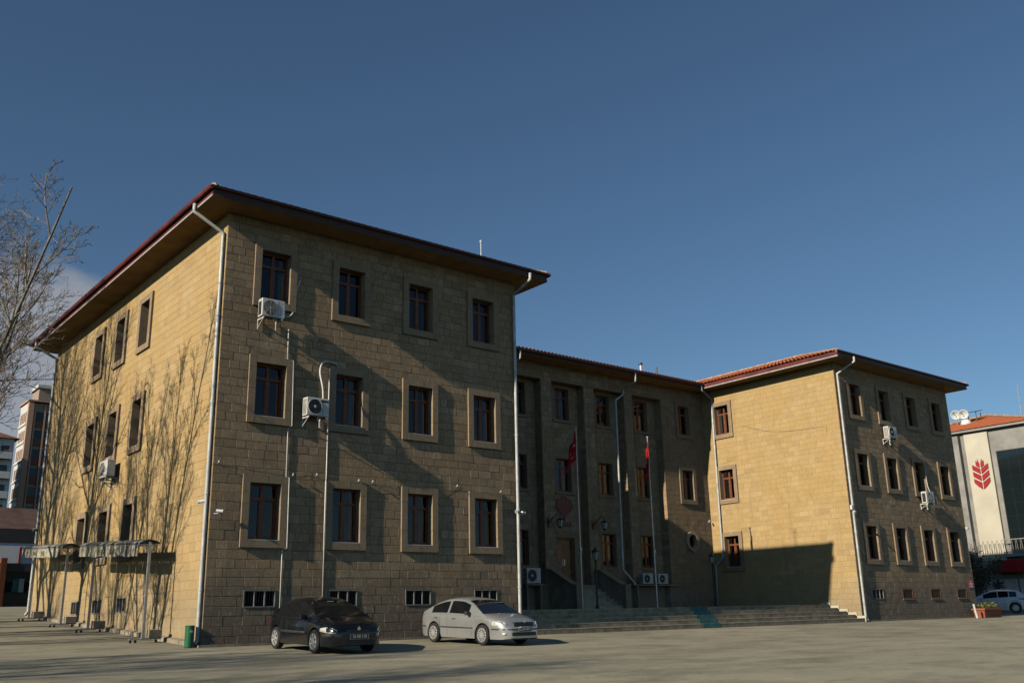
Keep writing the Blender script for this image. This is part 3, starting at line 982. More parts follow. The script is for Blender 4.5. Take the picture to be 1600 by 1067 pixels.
pipe([(11.15, -0.97, 12.74), (11.15, -0.97, 12.5), (11.07, -0.09, 12.1), (11.02, -0.09, 0.25), (11.02, -.2, .05)])
pipe([(32.25, -1.14, 12.74), (32.25, -1.14, 12.5), (31.98, -0.27, 12.0), (31.95, -0.27, 0.2), (31.98, -.36, .05)])
pipe([(30.72, 7.42, 12.74), (30.72, 7.42, 12.5), (31.72, 7.6, 12.1), (31.72, 7.68, 3.42), (31.72, 8.2, 2.98), (31.72, 8.28, .9)])
pipe([(25.42, 7.42, 12.74), (25.42, 7.42, 12.3), (25.4, 8.32, 12.0), (25.38, 8.32, 11.75), (24.75, 8.30, 11.35), (24.66, 8.30, 2.7), (25.3, 8.16, 2.05), (25.3, 8.16, .9)], r=.05)
pipe([(17.59, 7.42, 12.74), (17.59, 7.42, 12.35), (17.5, 8.32, 12.0), (17.4, 8.32, 11.8)], r=.05, clips=False)
pipe([(43.95, 3.0, 12.74), (43.95, 3.0, 12.5), (43.29, 3.1, 12.2), (43.29, 3.1, .2)], r=.05, mat=GALV)

# roof vents and rod on the roof (parts)
b = MB(); b.tube([(28.22, 9.6, 13.3), (28.24, 9.6, 14.02)], .06, 8); vn = b.build('vent_pipe', WHITEP, BLD)
b = MB(); b.lathe([(0.02, .12), (.11, .1), (.12, 0), (.06, -.03)], 10, c=(28.24, 9.6, 14.06)); b.build('vent_cap', DRED, vn)
b = MB(); b.tube([(29.53, 9.6, 13.3), (29.55, 9.6, 14.12)], .045, 8); b.build('vent_pipe', BLACKIRON, BLD)
b = MB(); b.tube([(10.4, 1.0, 13.1), (10.4, 1.0, 14.45)], .022, 6); b.tube([(10.4, 1.0, 14.40), (10.4, 1.0, 14.5)], .04, 6)
b.build('roof_rod', WHITEP, BLD)

# ------------------------------------------------------------------ terrace and steps
TZ = 0.82
b = MB(); b.box(XB + .03, XR0 - .03, 1.55, YC + .02, -0.3, TZ)
ter = tag(b.build('terrace', STEPST), 'raised stone terrace with long flight of steps between the wings', 'terrace', kind='structure')
for i in range(5):
    y0 = -0.33 + 0.455 * i
    b = MB(); zt = 0.164 * (i + 1)
    b.box(XB + .04, XR0 - .05, y0 + .004, (y0 + .46 if i < 4 else 1.6), zt - 0.3, zt - 0.035)
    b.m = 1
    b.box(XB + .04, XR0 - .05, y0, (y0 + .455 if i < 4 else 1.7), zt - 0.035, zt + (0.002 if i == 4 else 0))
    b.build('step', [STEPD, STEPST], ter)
    # pale stepped skirting on the wing wall
    s = MB(); s.box(XR0 - .052, XR0 - .021, y0 - .05, y0 + .46, zt - .16, zt + .11)
    s.build('skirting', CREAM, ter)
    # turquoise guide strip
    xa = 20.25 + 0.42 * i; s = MB()
    xs0 = 20.18 + .8 * (y0 + .33); xs1 = xs0 + 1.05
    s.box(xs0, xs1, y0 - .004, y0, zt - .163, zt + .003); s.box(xs0, xs1, y0 - .004, y0 + .45, zt + .0025, zt + .005)
    s.build('guide_strip', TURQ, ter)
b = MB(); b.box(21.7, 22.6, 1.9, 6.4, TZ + .002, TZ + .006); b.build('guide_strip', TURQ, ter)
# kerb strip at the foot of the left wing
b = MB(); b.tint = .4
b.box(-.14, XB, -0.13, -0.024, -.1, 0.055)
b.build('base_course', CONC, BLD)
for k in range(16):
    b = MB(); y = k * 1.16 + .15
    b.hexa([(-.15, y, gz(0, y) - .15), (-.023, y, gz(0, y) - .15), (-.023, y + 1.13, gz(0, y + 1.1) - .15), (-.15, y + 1.13, gz(0, y + 1.1) - .15),
            (-.14, y, gz(0, y) + .11), (-.023, y, gz(0, y) + .14), (-.023, y + 1.13, gz(0, y + 1.1) + .14), (-.14, y + 1.13, gz(0, y + 1.1) + .11)])
    b.build('base_course', CONC, BLD)
b = MB(); b.box(XR0 - .02, XR1 + .1, YR - .12, YR - .024, -.1, .06); b.build('base_course', CONC, BLD)

# entrance stair
st = empty('entrance_stair', (21.35, 6.4, TZ)); tag(st, 'stone stair with two sloping parapets up to the wooden door', 'stair')
def loc(o, par):
    o.matrix_parent_inverse = Matrix.Translation(-V(par.location)) if par.rotation_euler.z == 0 else par.matrix_basis.inverted()
    return o
for i in range(7):
    b = MB(); y0 = 6.55 + .27 * i; b.box(20.0, 22.72, y0, 8.6, TZ + .164 * i - .05, TZ + .164 * (i + 1)); loc(b.build('stair_step', STEPST, st), st)
for x in (19.66, 22.78):
    b = MB(); b.prism([(6.36, TZ - .02), (8.34, TZ - .02), (8.34, 2.62), (8.1, 2.62), (6.62, 1.86), (6.36, 1.86)], lambda a, c, d: (d, a, c), x, x + .3)
    pw = loc(b.build('parapet', CONC, st, fix=True), st)
    b = MB(); b.prism([(6.32, 1.86), (6.62, 1.86), (8.1, 2.62), (8.36, 2.62), (8.36, 2.69), (8.08, 2.69), (6.6, 1.94), (6.32, 1.94)], lambda a, c, d: (d, a, c), x - .04, x + .34)
    b.build('coping', SURR, pw, tint=True, fix=True)
    b = MB(); b.box(x - .025, x + .325, 6.335, 6.61, TZ, 1.86); b.build('end_pillar', SURR, pw, tint=True)

# ------------------------------------------------------------------ air conditioners
def text_mesh(s, size, depth=0.002):
    cu = bpy.data.curves.new('t', 'FONT'); cu.body = s; cu.size = size; cu.extrude = depth
    cu.align_x = 'CENTER'; cu.align_y = 'CENTER'
    o = bpy.data.objects.new('t', cu); COL.objects.link(o)
    dg = bpy.context.evaluated_depsgraph_get()
    me = bpy.data.meshes.new_from_object(o.evaluated_get(dg))
    bpy.data.objects.remove(o)
    return me

def lettering(s, size, mat, parent, M, name='lettering', depth=0.002):
    me = text_mesh(s, size, depth); me.materials.clear(); me.materials.append(mat)
    o = bpy.data.objects.new(name, me); o.matrix_local = M
    return link(o, parent)

def aircon(loc_, rz, label, w=0.74, h=0.56, d=0.29, fan='ring', gap=0.1, wallmount=True, group='air conditioner outdoor units'):
    """local: front faces -y, origin at bottom centre of the casing; wall plane at y = d+gap"""
    t = empty('air_conditioner', loc_, rz); tag(t, label, 'air conditioner', group)
    b = MB(); b.box(-w / 2, w / 2, 0, d, 0, h); c = bevel(b.build('casing', ACCASE, t), .018, 2)
    b = MB(); b.box(-w / 2 + w * .70, -w / 2 + w * .708, -.003, 0.001, .02, h - .02); b.box(-w / 2 - .003, -w / 2 + .001, .02, d - .02, h - .05, h - .045); b.build('seam', DARK, c)
    fx, fz, R_ = -w / 2 + w * .36, h * .5, h * .42
    b = MB()
    if fan == 'ring':
        b.lathe([(R_ * .98, -.006), (0.001, -.006)], 24, 'y', (fx, 0, fz))
        f = b.build('fan_opening', TRIM, t, fix=True)
        g = MB()
        for k in range(1, 12): g.lathe([(R_ * k / 11, -.016), (R_ * k / 11, -.010)], 24, 'y', (fx, 0, fz)); 
        for k in range(8):
            a = pi * k / 4; g.tube([(fx, -.014, fz), (fx + R_ * cos(a), -.014, fz + R_ * sin(a))], .004, 4)
        o = g.build('grille', PALEMET, f); s = o.modifiers.new('s', 'SOLIDIFY'); s.thickness = .006
        g = MB(); g.lathe([(0.001, -.02), (R_ * .18, -.018), (R_ * .18, -.008)], 12, 'y', (fx, 0, fz)); g.build('fan_hub', PALEMET, f)
    else:
        b.lathe([(R_ * 1.04, -.002), (R_ * 1.04, -.022), (R_ * .95, -.022), (R_ * .95, .0)], 28, 'y', (fx, 0, fz))
        f = b.build('fan_ring', WHITEP, t, fix=True)
        g = MB(); g.lathe([(R_ * .96, -.004), (.001, -.004)], 28, 'y', (fx, 0, fz)); g.build('fan_opening', DARK, f, fix=True)
        g = MB()
        for k in range(3):
            a0 = 2 * pi * k / 3 + .4
            pts = [(fx + r * cos(a0 + da), -.008 - .004 * j, fz + r * sin(a0 + da)) for j, (r, da) in enumerate(((R_ * .2, -.2), (R_ * .9, -.1), (R_ * .85, .75), (R_ * .2, .5)))]
            g.quad(*pts)
        g.build('fan_blade', TRIM, f)
        g = MB(); g.lathe([(0.001, -.03), (R_ * .2, -.026), (R_ * .22, -.006)], 14, 'y', (fx, 0, fz)); g.build('fan_hub', WHITEP, f)
        for k in range(1, 8):
            pass
        g = MB()
        for k in range(1, 7): g.lathe([(R_ * k / 7, -.026), (R_ * k / 7, -.023)], 24, 'y', (fx, 0, fz))
        o = g.build('grille', TRIM, f); s = o.modifiers.new('s', 'SOLIDIFY'); s.thickness = .003
    # side intake
    b = MB()
    if fan == 'ring': b.box(-w / 2 - .005, -w / 2 + .002, .05, d - .05, .05, h - .09)
    else:
        for i in range(3):
            for j in range(8):
                y0 = .04 + i * .075; z0 = .05 + j * (h - .1) / 8
                b.box(-w / 2 - .004, -w / 2 + .002, y0, y0 + .05, z0, z0 + .038)
    b.build('side_vent', DARK, c)
    if wallmount:
        for x in (-w / 2 + .06, w / 2 - .1):
            b = MB(); b.box(x, x + .035, .0, d + gap, -.055, -.012)
            b.tube([(x + .017, .02, -.04), (x + .017, d + gap - .02, -.28)], .014, 6)
            b.box(x, x + .035, d + gap - .03, d + gap - .001, -.32, -.055)
            b.build('bracket', WHITEP, t)
        b = MB(); b.tube([(.05, .1, -.005), (.05, .1, -.10), (.05, .08, -.15)], .018, 8); b.build('drain_spout', WHITEP, t)
    else:
        for x in (-w / 2 + .08, w / 2 - .12):
            b = MB(); b.box(x, x + .05, .02, d - .02, -.03, 0.0); b.build('foot', DARK, t)
    return t
aircon((1.38, -0.46, 9.40), 0, 'air conditioner unit with round grille under top left front window of the near wing', fan='ring', gap=.14)
a2 = aircon((2.97, -0.46, 6.56), 0, 'air conditioner unit with open fan between two middle floor windows of the near wing', fan='open', gap=.14)
b = MB(); b.prism([(.10 + .14 * cos(2 * pi * k / 16), .47 + .035 * sin(2 * pi * k / 16)) for k in range(16)], lambda a, c, d: (a + .12, d, c), -.004, -.001)
b.build('maker_badge', DARK, a2, fix=True)
aircon((36.0, -0.62, 9.06), 0, 'air conditioner unit below top floor windows on the far wing front', fan='open', w=.8, h=.6, gap=.14)
aircon((38.95, -0.62, 5.87), 0, 'air conditioner unit below third middle floor window on the far wing front', fan='ring', w=.8, h=.6, gap=.14)
aircon((-0.46, 8.75, 5.58), radians(-90), 'air conditioner unit on the yard side wall of the near wing', fan='ring', w=.85, h=.6, gap=.14)
aircon((18.43, YC - .55, 2.02), 0, 'air conditioner unit on ledge at far left of the entrance court', fan='open', w=.82, h=.68, wallmount=False)
aircon((25.98, YC - .52, 2.02), 0, 'left of two air conditioner units on the ledge right of the entrance stair', fan='open', w=.72, h=.5, wallmount=False)
aircon((27.1, YC - .52, 2.02), 0, 'right of two air conditioner units on the ledge right of the entrance stair', fan='open', w=.72, h=.5, wallmount=False)
b = MB(); b.box(24.9, 28.0, YC - .6, YC - .17, 1.93, 1.985); b.box(25.2, 25.28, YC - .5, YC - .15, .8, 1.93); b.box(27.6, 27.68, YC - .5, YC - .15, .8, 1.93)
tag(b.build('shelf', CONC), 'low concrete shelf carrying two air conditioner units by the stair', 'shelf')
b = MB(); b.box(17.9, 18.95, YC - .62, YC - .17, 1.93, 1.985); b.box(18.0, 18.08, YC - .55, YC - .15, .8, 1.93); b.box(18.8, 18.88, YC - .55, YC - .15, .8, 1.93)
tag(b.build('shelf', CONC), 'low concrete shelf carrying one air conditioner left of the stair', 'shelf')

# conduits and drain hoses on the walls
def conduit(pts, r, label, mat=None, n=6):
    b = MB(); b.tube(pts, r, n); return tag(b.build('conduit', mat or WHITEP, smooth=True), label, 'conduit', 'conduits on the building')
def curve(pts, k=6):
    P_ = [V(p) for p in pts]; o = []
    for i in range(len(P_) - 1):
        p0, p1, p2, p3 = P_[max(i - 1, 0)], P_[i], P_[i + 1], P_[min(i + 2, len(P_) - 1)]
        for j in range(k):
            t = j / k
            o.append(0.5 * ((2 * p1) + (p2 - p0) * t + (2 * p0 - 5 * p1 + 4 * p2 - p3) * t * t + (3 * p1 - p0 - 3 * p2 + p3) * t ** 3))
    o.append(P_[-1]); return o
conduit(curve([(1.76, -.3, 9.58), (2.05, -.12, 9.62), (2.24, -.05, 9.9), (2.30, -.04, 10.5), (2.42, -.03, 10.9), (2.46, .1, 10.95)]), .022, 'insulated hose curling up beside the topmost air conditioner of the near wing')
conduit([(2.10, -.035, 9.25), (2.10, -.035, 8.3), (2.28, -.09, 8.26), (2.32, -.09, 6.25), (2.22, -.035, 6.2), (2.22, -.035, 4.72), (2.30, -.09, 4.70), (2.32, -.09, 2.66), (2.2, -.035, 2.6), (2.2, -.035, .35)], .014, 'thin white drain conduit beside first window column of the near wing')
conduit(curve([(3.22, -.3, 7.1), (3.2, -.28, 7.5), (3.16, -.15, 8.0), (3.25, -.1, 8.32), (3.45, -.09, 8.4), (3.75, -.08, 8.37), (3.8, .05, 8.3)]), .028, 'white insulated hose arching over to the second middle floor window')
conduit([(3.52, -.09, 8.2), (3.52, -.09, 6.3), (3.55, -.035, 6.2), (3.55, -.035, 4.75), (3.51, -.09, 4.7), (3.51, -.09, 2.66), (3.55, -.035, 2.6), (3.55, -.035, 1.0)], .02, 'white conduit running down left of second window column of the near wing')
conduit(curve([(39.3, -.5, 6.4), (39.45, -.3, 6.8), (39.5, -.25, 7.4), (39.6, -.25, 7.8), (39.66, -.16, 8.05)]), .02, 'white hose rising from the lower air conditioner on the far wing')
conduit([(17.05, 8.84, 5.6), (17.9, 8.2, 5.55), (18.85, 8.2, 5.5), (18.85, 8.2, 2.5)], .012, 'thin cable dropping to the air conditioner left of the stair', PALEMET)
conduit([(28.2, 8.2, 4.6), (27.3, 8.2, 4.55), (27.28, 8.1, 2.5)], .012, 'thin cable dropping to the air conditioner right of the stair', PALEMET)
conduit(curve([(XR0 - .03, 5.7, 10.3), (XR0 - .03, 4.0, 9.72), (XR0 - .03, 2.2, 9.5), (XR0 - .03, .7, 9.42), (XR0 - .03, .6, 9.1)]), .004, 'thin dark cable sagging across the sunlit court wall', TRIM)
conduit(curve([(0.0, -.04, 4.98), (.25, -.04, 5.0), (2.3, -.04, 4.86), (2.9, -.04, 4.9), (4.3, -.1, 4.8), (5.4, -.04, 4.78), (6.8, -.1, 4.78), (8.4, -.04, 4.86), (9.6, -.1, 4.76), (10.4, -.1, 4.74), (11.1, -.04, 4.7)]), .003, 'thin wire strung above ground floor windows of the near wing', PALEMET)
for (x, z, lb) in ((.12, 5.0, 'small white cable clip at upper left of the ground floor front'), (2.42, 4.80, 'small white clip right of first ground floor window'), (3.2, 4.86, 'small white clip between first two ground floor windows'),
                   (4.65, 4.78, 'small white insulator over second ground floor window'), (5.15, 4.78, 'small white insulator at top right of second ground floor window'), (8.42, 4.86, 'small white insulator between third and fourth ground floor windows'), (10.28, 4.78, 'small white insulator at top right of the fourth ground floor window')):
    b = MB(); b.lathe([(.001, -.03), (.012, -.03), (.02, -.01), (.014, 0), (.02, .012), (.012, .03), (.001, .03)], 8, c=(x, -.10, z)); b.tube([(x, -.1, z), (x, -.015, z - .04)], .008, 5)
    tag(b.build('insulator', WHITE), lb, 'insulator', 'insulators on the near wing')

def camera_dome(p, d, label):
    d = V(d).normalized(); p = V(p)
    t = empty('security_camera', p); tag(t, label, 'camera', 'security cameras')
    b = MB(); b.tube([V((0, 0, 0)), d * .16], [.045, .045], 10); b.tube([d * .16, d * .19], [.052, .052], 10); b.build('housing', WHITE, t)
    b = MB(); b.tube([d * .191, d * .195], .035, 10); b.build('lens', DARK, t)
    b = MB(); b.tube([d * .05, d * .05 + V((0, 0, -.07)), d * -.06 + V((0, 0, -.09))], .016, 6); b.build('mount', WHITE, t)
camera_dome((.12, -.12, 3.62), (.9, -.5, -.1), 'white security camera low on the front wall beside the near corner')
camera_dome((-.12, .12, 3.9), (-.9, .5, -.15), 'white security camera on near corner downpipe pointing along the yard')
camera_dome((11.0, -.17, 4.12), (-.9, -.4, -.1), 'white security camera on downpipe between near wing and court')
camera_dome((11.14, -.17, 4.1), (.9, .3, -.15), 'white security camera on the same downpipe pointing into the court')
camera_dome((31.8, -.4, 5.12), (-.6, -.7, -.3), 'white security camera on downpipe at the corner of the far wing')
camera_dome((31.55, 8.25, 5.4), (-.8, -.4, -.3), 'white security camera high in the inner corner of the court')
camera_dome((43.0, -.3, 4.75), (-.4, -.8, -.2), 'white security camera at right edge of the far wing front')
camera_dome((-.12, 18.5, 4.6), (-.9, -.4, -.2), 'white security camera on downpipe at the back corner of the near wing')
b = MB(); b.box(31.70, 31.84, -.38, -.28, 5.2, 5.42); tag(bevel(b.build('junction_box', WHITE), .01), 'small white junction box on the far wing downpipe', 'box')

# ------------------------------------------------------------------ awnings on casters along the yard side
def awning(y0, y1, p0, p1, label, text):
    t = empty('awning', (-.8, (y0 + y1) / 2, gz(-1, (y0 + y1) / 2))); tag(t, label, 'awning', 'awnings along the yard side wall')
    zt = lambda y: gz(-1, y) + 2.77
    # corrugated sheet roof, shallow gable
    b = MB(); n = int((y1 - y0) / .045); vs_, fs = [], []
    for i in range(n + 1):
        y = y0 + (y1 - y0) * i / n; dz = .018 * cos(i * 2 * pi / 4)
        for (x, z) in ((-1.10, -.02), (-1.0, .035), (-.8, .08), (-.6, .035), (-.5, -.02)):
            vs_.append((x, y, zt(y) + z + dz))
    for i in range(n):
        for k in range(4): fs.append((i * 5 + k, i * 5 + k + 1, i * 5 + 6 + k, i * 5 + 5 + k))
    b.add(vs_, fs); r = loc(b.build('roof_sheet', SHEET, t), t); s = r.modifiers.new('s', 'SOLIDIFY'); s.thickness = .006
    # rails
    b = MB()
    for x in (-1.07, -.53): b.tube([(x, y0 + .05, zt(y0) - .06), (x, y1 - .05, zt(y1) - .06)], .02, 6)
    b.tube([(-.8, y0 + .05, zt(y0) + .02), (-.8, y1 - .05, zt(y1) + .02)], .025, 6)
    loc(b.build('rail', GALV, t), t)
    # hanging canvas valance in strips with scalloped hem
    K = 9; ya, yb = p0 + .18, y1 - .02
    for k in range(K):
        b = MB(); a, c = ya + (yb - ya) * k / K, ya + (yb - ya) * (k + 1) / K - .012
        M_ = 8; vs_, fs = [], []
        hb = .31 + .015 * sin(k * 2.3)
        for i in range(M_ + 1):
            y = a + (c - a) * i / M_; x = -1.085 + .005 * sin(i * 1.9 + k)
            vs_ += [(x, y, zt(y) - .08), (x - .005 * sin(i * 1.3), y, zt(y) - .08 - hb * .5), (x + .006 * sin(i + k), y, zt(y) - .08 - hb - .012 * cos(i * pi))]
        for i in range(M_):
            for q in range(2): fs.append((i * 3 + q, i * 3 + q + 1, i * 3 + 4 + q, i * 3 + 3 + q))
        b.add(vs_, fs); loc(b.build('valance', CANVAS, t), t)
    # letters on the valance
    ym = (ya + yb) / 2
    for j, wd in enumerate(text):
        yc = ym + .55 - j * 1.15
        M = Matrix(((0, 0, -1, -1.104), (-1, -0.0, 0, yc), (0.055 * -1, 1, 0, zt(yc) - .25), (0, 0, 0, 1)))
        o = lettering(wd, .24, CANGREEN, t, Matrix()); o.matrix_parent_inverse = Matrix.Translation(-V(t.location)); o.matrix_basis = M
    for p in (p0, p1):
        g = gz(-1, p)
        b = MB(); b.box(-.835, -.765, p - .035, p + .035, g + .12, zt(p) + .0); po = loc(b.build('post', GALV, t), t)
        b = MB()   # scroll brackets
        for sg in (-1, 1):
            pts = [(-.8 + sg * (.05 + .20 * k / 8), p, zt(p) - .26 + .20 * sin(k / 8 * pi / 2)) for k in range(9)]
            b.tube(pts, .014, 5)
            b.tube([(-.8 + sg * (.12 + .05 * cos(a)), p, zt(p) - .10 + .05 * sin(a)) for a in [i * .6 for i in range(11)]], .010, 5)
        b.build('scroll_bracket', GALV, po)
        b = MB(); b.box(-1.18, -.30, p - .05, p + .05, g + .085, g + .12); b.box(-.86, -.74, p - .09, p + .09, g + .12, g + .14); b.build('base_bar', GALV, po)
        for x in (-1.14, -1.0, -.42):
            b = MB(); b.lathe([(.001, -.018), (.035, -.018), (.042, 0), (.035, .018), (.001, .018)], 10, 'y', (x, p, g + .042)); b.box(x - .02, x + .02, p - .028, p + .028, g + .07, g + .086)
            b.build('caster', DARK, po)
        b = MB(); b.box(-.68, -.30, p - .11, p + .14, g + .12, g + .36); bevel(b.build('ballast_box', CONC, po), .015)
awning(2.3, 8.35, 2.3, 7.55, 'near canopy awning on casters with scalloped canvas valance beside the near wing', ['IPRAG', 'BAZI'])
awning(10.4, 16.3, 10.8, 15.3, 'farther canopy awning on casters at the back of the yard side wall', ['RAG', 'YAZ'])
# litter bin
b = MB(); b.lathe([(.001, 0), (.118, 0), (.122, .02), (.122, .53), (.13, .535), (.13, .56), (.112, .565), (.108, .5), (.001, .48)], 20)
bn = b.build('litter_bin', GREEN, smooth=False); bn.location = (-.33, .05, gz(0, 0) + .01); tag(bn, 'green metal litter bin at the near corner of the building', 'bin')
b = MB(); b.box(-.03, .03, -.128, -.118, .38, .44); b.build('rivet_plate', PALEMET, bn)

# ------------------------------------------------------------------ flags, lamps, emblem in the court
def flagpole(x, y, ztop, label, flab, seed, drift):
    t = empty('flagpole', (x, y, TZ)); tag(t, label, 'flagpole', 'flagpoles on the terrace')
    h = ztop - TZ
    b = MB(); b.tube([(0, 0, 0), (0, 0, h * .32)], .042, 10); b.tube([(0, 0, h * .32), (.01, 0, h * .65)], .034, 10); b.tube([(.01, 0, h * .65), (.02, 0, h)], .026, 10); b.build('pole', GALV, t)
    b = MB(); b.lathe([(.001, .05), (.035, .04), (.05, 0), (.035, -.03), (.02, -.05)], 10, c=(.02, 0, h + .03)); b.build('finial', PALEMET, t)
    b = MB(); b.box(-.05, .05, -.06, .06, h * .315, h * .33); b.build('collar', GALV, t)
    b = MB(); b.box(-.16, .16, -.16, .16, 0, .03); b.build('base_plate', GALV, t)
    b = MB(); b.tube([(-.05, -.03, h - .05), (-.06, -.03, h * .3)], .005, 4); b.build('halyard', PALEMET, t)
    # limp flag: hoist on the pole, fly drooping down
    rn = random.Random(seed); b = MB(); A, B_ = 66, 40
    Hh, Lf = 1.25, 1.85
    vs_, fs, mi = [], [], []
    for i in range(A + 1):
        s = i / A
        for j in range(B_ + 1):
            q = j / B_
            # cloth coordinates: s along the fly, q down the hoist; hangs by its top corner
            fold = .07 * sin(s * 9 + q * 3 + seed) * min(1, s * 3) + .035 * sin(s * 21 - q * 4)
            dx = -(drift * s * (.55 + .45 * q)) + .05 * sin(q * 5) * s
            dzv = -.04 - q * Hh * (1 - .30 * s) - s * Lf * (.93 - .20 * (1 - q) * (drift)) * .74
            vs_.append((.0 - .045 + dx * Lf * .55, fold - .05, h - .1 + dzv))
    def white(s, q):
        # crescent and star in flag units (height 1, length 1.5)
        X, Y = s * 1.5, q
        c1 = (X - .5) ** 2 + (Y - .5) ** 2 < .25 ** 2; c2 = (X - .5625) ** 2 + (Y - .5) ** 2 < .2 ** 2
        if c1 and not c2: return True
        sx, sy = X - .76, Y - .5
        r_ = sqrt(sx * sx + sy * sy); a = math.atan2(sy, -sx)
        if r_ < 1e-4: return True
        a = (a + pi / 5) % (2 * pi / 5) - pi / 5
        return r_ < .125 * cos(2 * pi / 5) / max(.2, cos(2 * pi / 5 - abs(a))) * 1.0 if abs(a) < 2 * pi / 5 else False
    b.v = vs_; b.t = [.5] * len(vs_)
    for i in range(A):
        for j in range(B_):
            b.f.append([i * (B_ + 1) + j, (i + 1) * (B_ + 1) + j, (i + 1) * (B_ + 1) + j + 1, i * (B_ + 1) + j + 1])
            b.mi.append(1 if white((i + .5) / A, (j + .5) / B_) else 0)
    f = b.build('flag', [FLAGRED, FLAGWHITE], None, smooth=True)
    f.location = (x, y, TZ); tag(f, flab, 'flag', 'flags on the flagpoles')
def cloth(name, col):
    mt, t, b = nodes(name)
    b.inputs['Base Color'].default_value = (*col, 1); b.inputs['Roughness'].default_value = .8
    tl = N(t, 'ShaderNodeBsdfTranslucent'); tl.inputs['Color'].default_value = (*col, 1)
    mxs = N(t, 'ShaderNodeMixShader'); mxs.inputs[0].default_value = .3
    t.links.new(b.outputs[0], mxs.inputs[1]); t.links.new(tl.outputs[0], mxs.inputs[2])
    t.links.new(mxs.outputs[0], t.nodes['Material Output'].inputs[0])
    return mt
FLAGRED = cloth('flag_red', (0.52, 0.008, 0.014)); FLAGWHITE = cloth('flag_white', (0.8, 0.8, 0.8))
flagpole(18.7, 5.0, 8.7, 'white flagpole left of the entrance door', 'red flag with white crescent and star drooping left of its pole near the door', 1, .85)
flagpole(23.4, 5.0, 8.71, 'white flagpole right of the entrance stair', 'red flag with white star hanging limp on the right hand pole', 4, .30)

def lamp_post(x, y, zt, label):
    t = empty('lamp_post', (x, y, TZ)); tag(t, label, 'lamp post', 'lamp posts on the terrace')
    h = zt - TZ
    b = MB(); b.lathe([(.001, 0), (.11, 0), (.11, .06), (.07, .14), (.05, .3), (.04, .5), (.036, h - .75), (.06, h - .72), (.03, h - .69), (.05, h - .64), (.075, h - .6), (.001, h - .6)], 12); b.build('post', BLACKIRON, t, smooth=False)
    b = MB(); b.lathe([(.085, h - .6), (.135, h - .28), (.13, h - .27), (.08, h - .59)], 6); b.build('lantern_glass', FROST, t)
    b = MB()
    for k in range(6):
        a = 2 * pi * k / 6; b.tube([(.088 * cos(a), .088 * sin(a), h - .6), (.14 * cos(a), .14 * sin(a), h - .27)], .009, 4)
    b.lathe([(.17, h - .28), (.15, h - .24), (.09, h - .16), (.05, h - .13), (.045, h - .08), (.02, h - .06), (.018, h - .02), (.001, h)], 8)
    for k in range(6):
        a = 2 * pi * k / 6; b.tube([(.15 * cos(a), .15 * sin(a), h - .26), (.185 * cos(a), .185 * sin(a), h - .2)], .012, 4)
    b.build('lantern_cap', BLACKIRON, t)
lamp_post(19.98, 5.4, 3.55, 'black lamp post in front of the entrance stair')
lamp_post(29.6, 6.7, 3.62, 'black lamp post in the right corner of the court')

def wall_lantern(x, z, label):
    t = empty('wall_lantern', (x, YC, z)); tag(t, label, 'lantern', 'wall lanterns beside the door')
    b = MB(); b.tube(curve([(-.35, -.03, -.1), (-.35, -.3, .05), (-.2, -.45, .28), (0, -.48, .2), (0, -.48, .08)]), .02, 6)
    b.tube([(-.35 + .09 * cos(a), -.18, .0 + .09 * sin(a)) for a in [i * .55 for i in range(12)]], .012, 5); b.box(-.42, -.28, -.04, -.02, -.28, .12); b.build('bracket', BLACKIRON, t)
    b = MB(); b.lathe([(.10, -.32), (.17, .0), (.16, .0), (.09, -.32)], 6, c=(0, -.48, 0)); b.build('lantern_glass', FROST, t)
    b = MB(); b.lathe([(.001, .13), (.04, .1), (.12, .06), (.21, .0), (.19, -.01)], 6, c=(0, -.48, 0)); b.lathe([(.001, -.4), (.03, -.38), (.11, -.33), (.11, -.31)], 6, c=(0, -.48, 0))
    for k in range(6):
        a = 2 * pi * k / 6; b.tube([(.10 * cos(a), -.48 + .10 * sin(a), -.32), (.175 * cos(a), -.48 + .175 * sin(a), 0)], .01, 4)
    b.build('lantern_frame', BLACKIRON, t)
wall_lantern(20.20, 4.93, 'black wall lantern left of the red emblem over the door')
wall_lantern(23.12, 4.93, 'black wall lantern right of the door on the second pier')
# emblem over the door
def flat(b, poly, F, n0, n1):
    b.prism(poly, lambda a, c, d: F.P(a, c, d), n0, n1)
em = empty('emblem', (21.35, 8.87, 5.0)); tag(em, 'dark red leaf shaped emblem on the wall above the entrance door', 'emblem')
def eloc(o): return loc(o, em)
b = MB(); cx, cz = 21.35, 5.68
flat(b, [(cx, cz - .72), (cx + .10, cz - .42), (cx + .42, cz - .18), (cx + .56, cz + .10), (cx + .46, cz + .36), (cx + .24, cz + .42), (cx + .1, cz + .56), (cx, cz + .48), (cx - .1, cz + .56), (cx - .24, cz + .42), (cx - .46, cz + .36), (cx - .56, cz + .10), (cx - .42, cz - .18), (cx - .10, cz - .42)], CR, .03, .06)
eloc(b.build('shield', DRED, em, fix=True))
PALERED = simple('pale_red', (0.40, 0.16, 0.15), 0.5)
for k in range(3):
    c = cx - .28 + .28 * k; b = MB()
    b.tube([CR.P(c + .13 * cos(a), cz + .12 + .14 * sin(a), .065) for a in [pi * (.1 + .8 * i / 8) for i in range(9)]], .018, 5); eloc(b.build('arc', PALERED, em))
for k in range(6):
    b = MB(); b.box(cx - .42 + .15 * k, cx - .36 + .15 * k, CR.P(0, 0, .045).y, CR.P(0, 0, .025).y, 4.74, 4.98); b.box(cx - .36 + .15 * k, cx - .32 + .15 * k, CR.P(0, 0, .045).y, CR.P(0, 0, .025).y, 4.74 + .1 * (k % 2), 4.79 + .1 * (k % 2))
    eloc(b.build('letter', DRED, em))

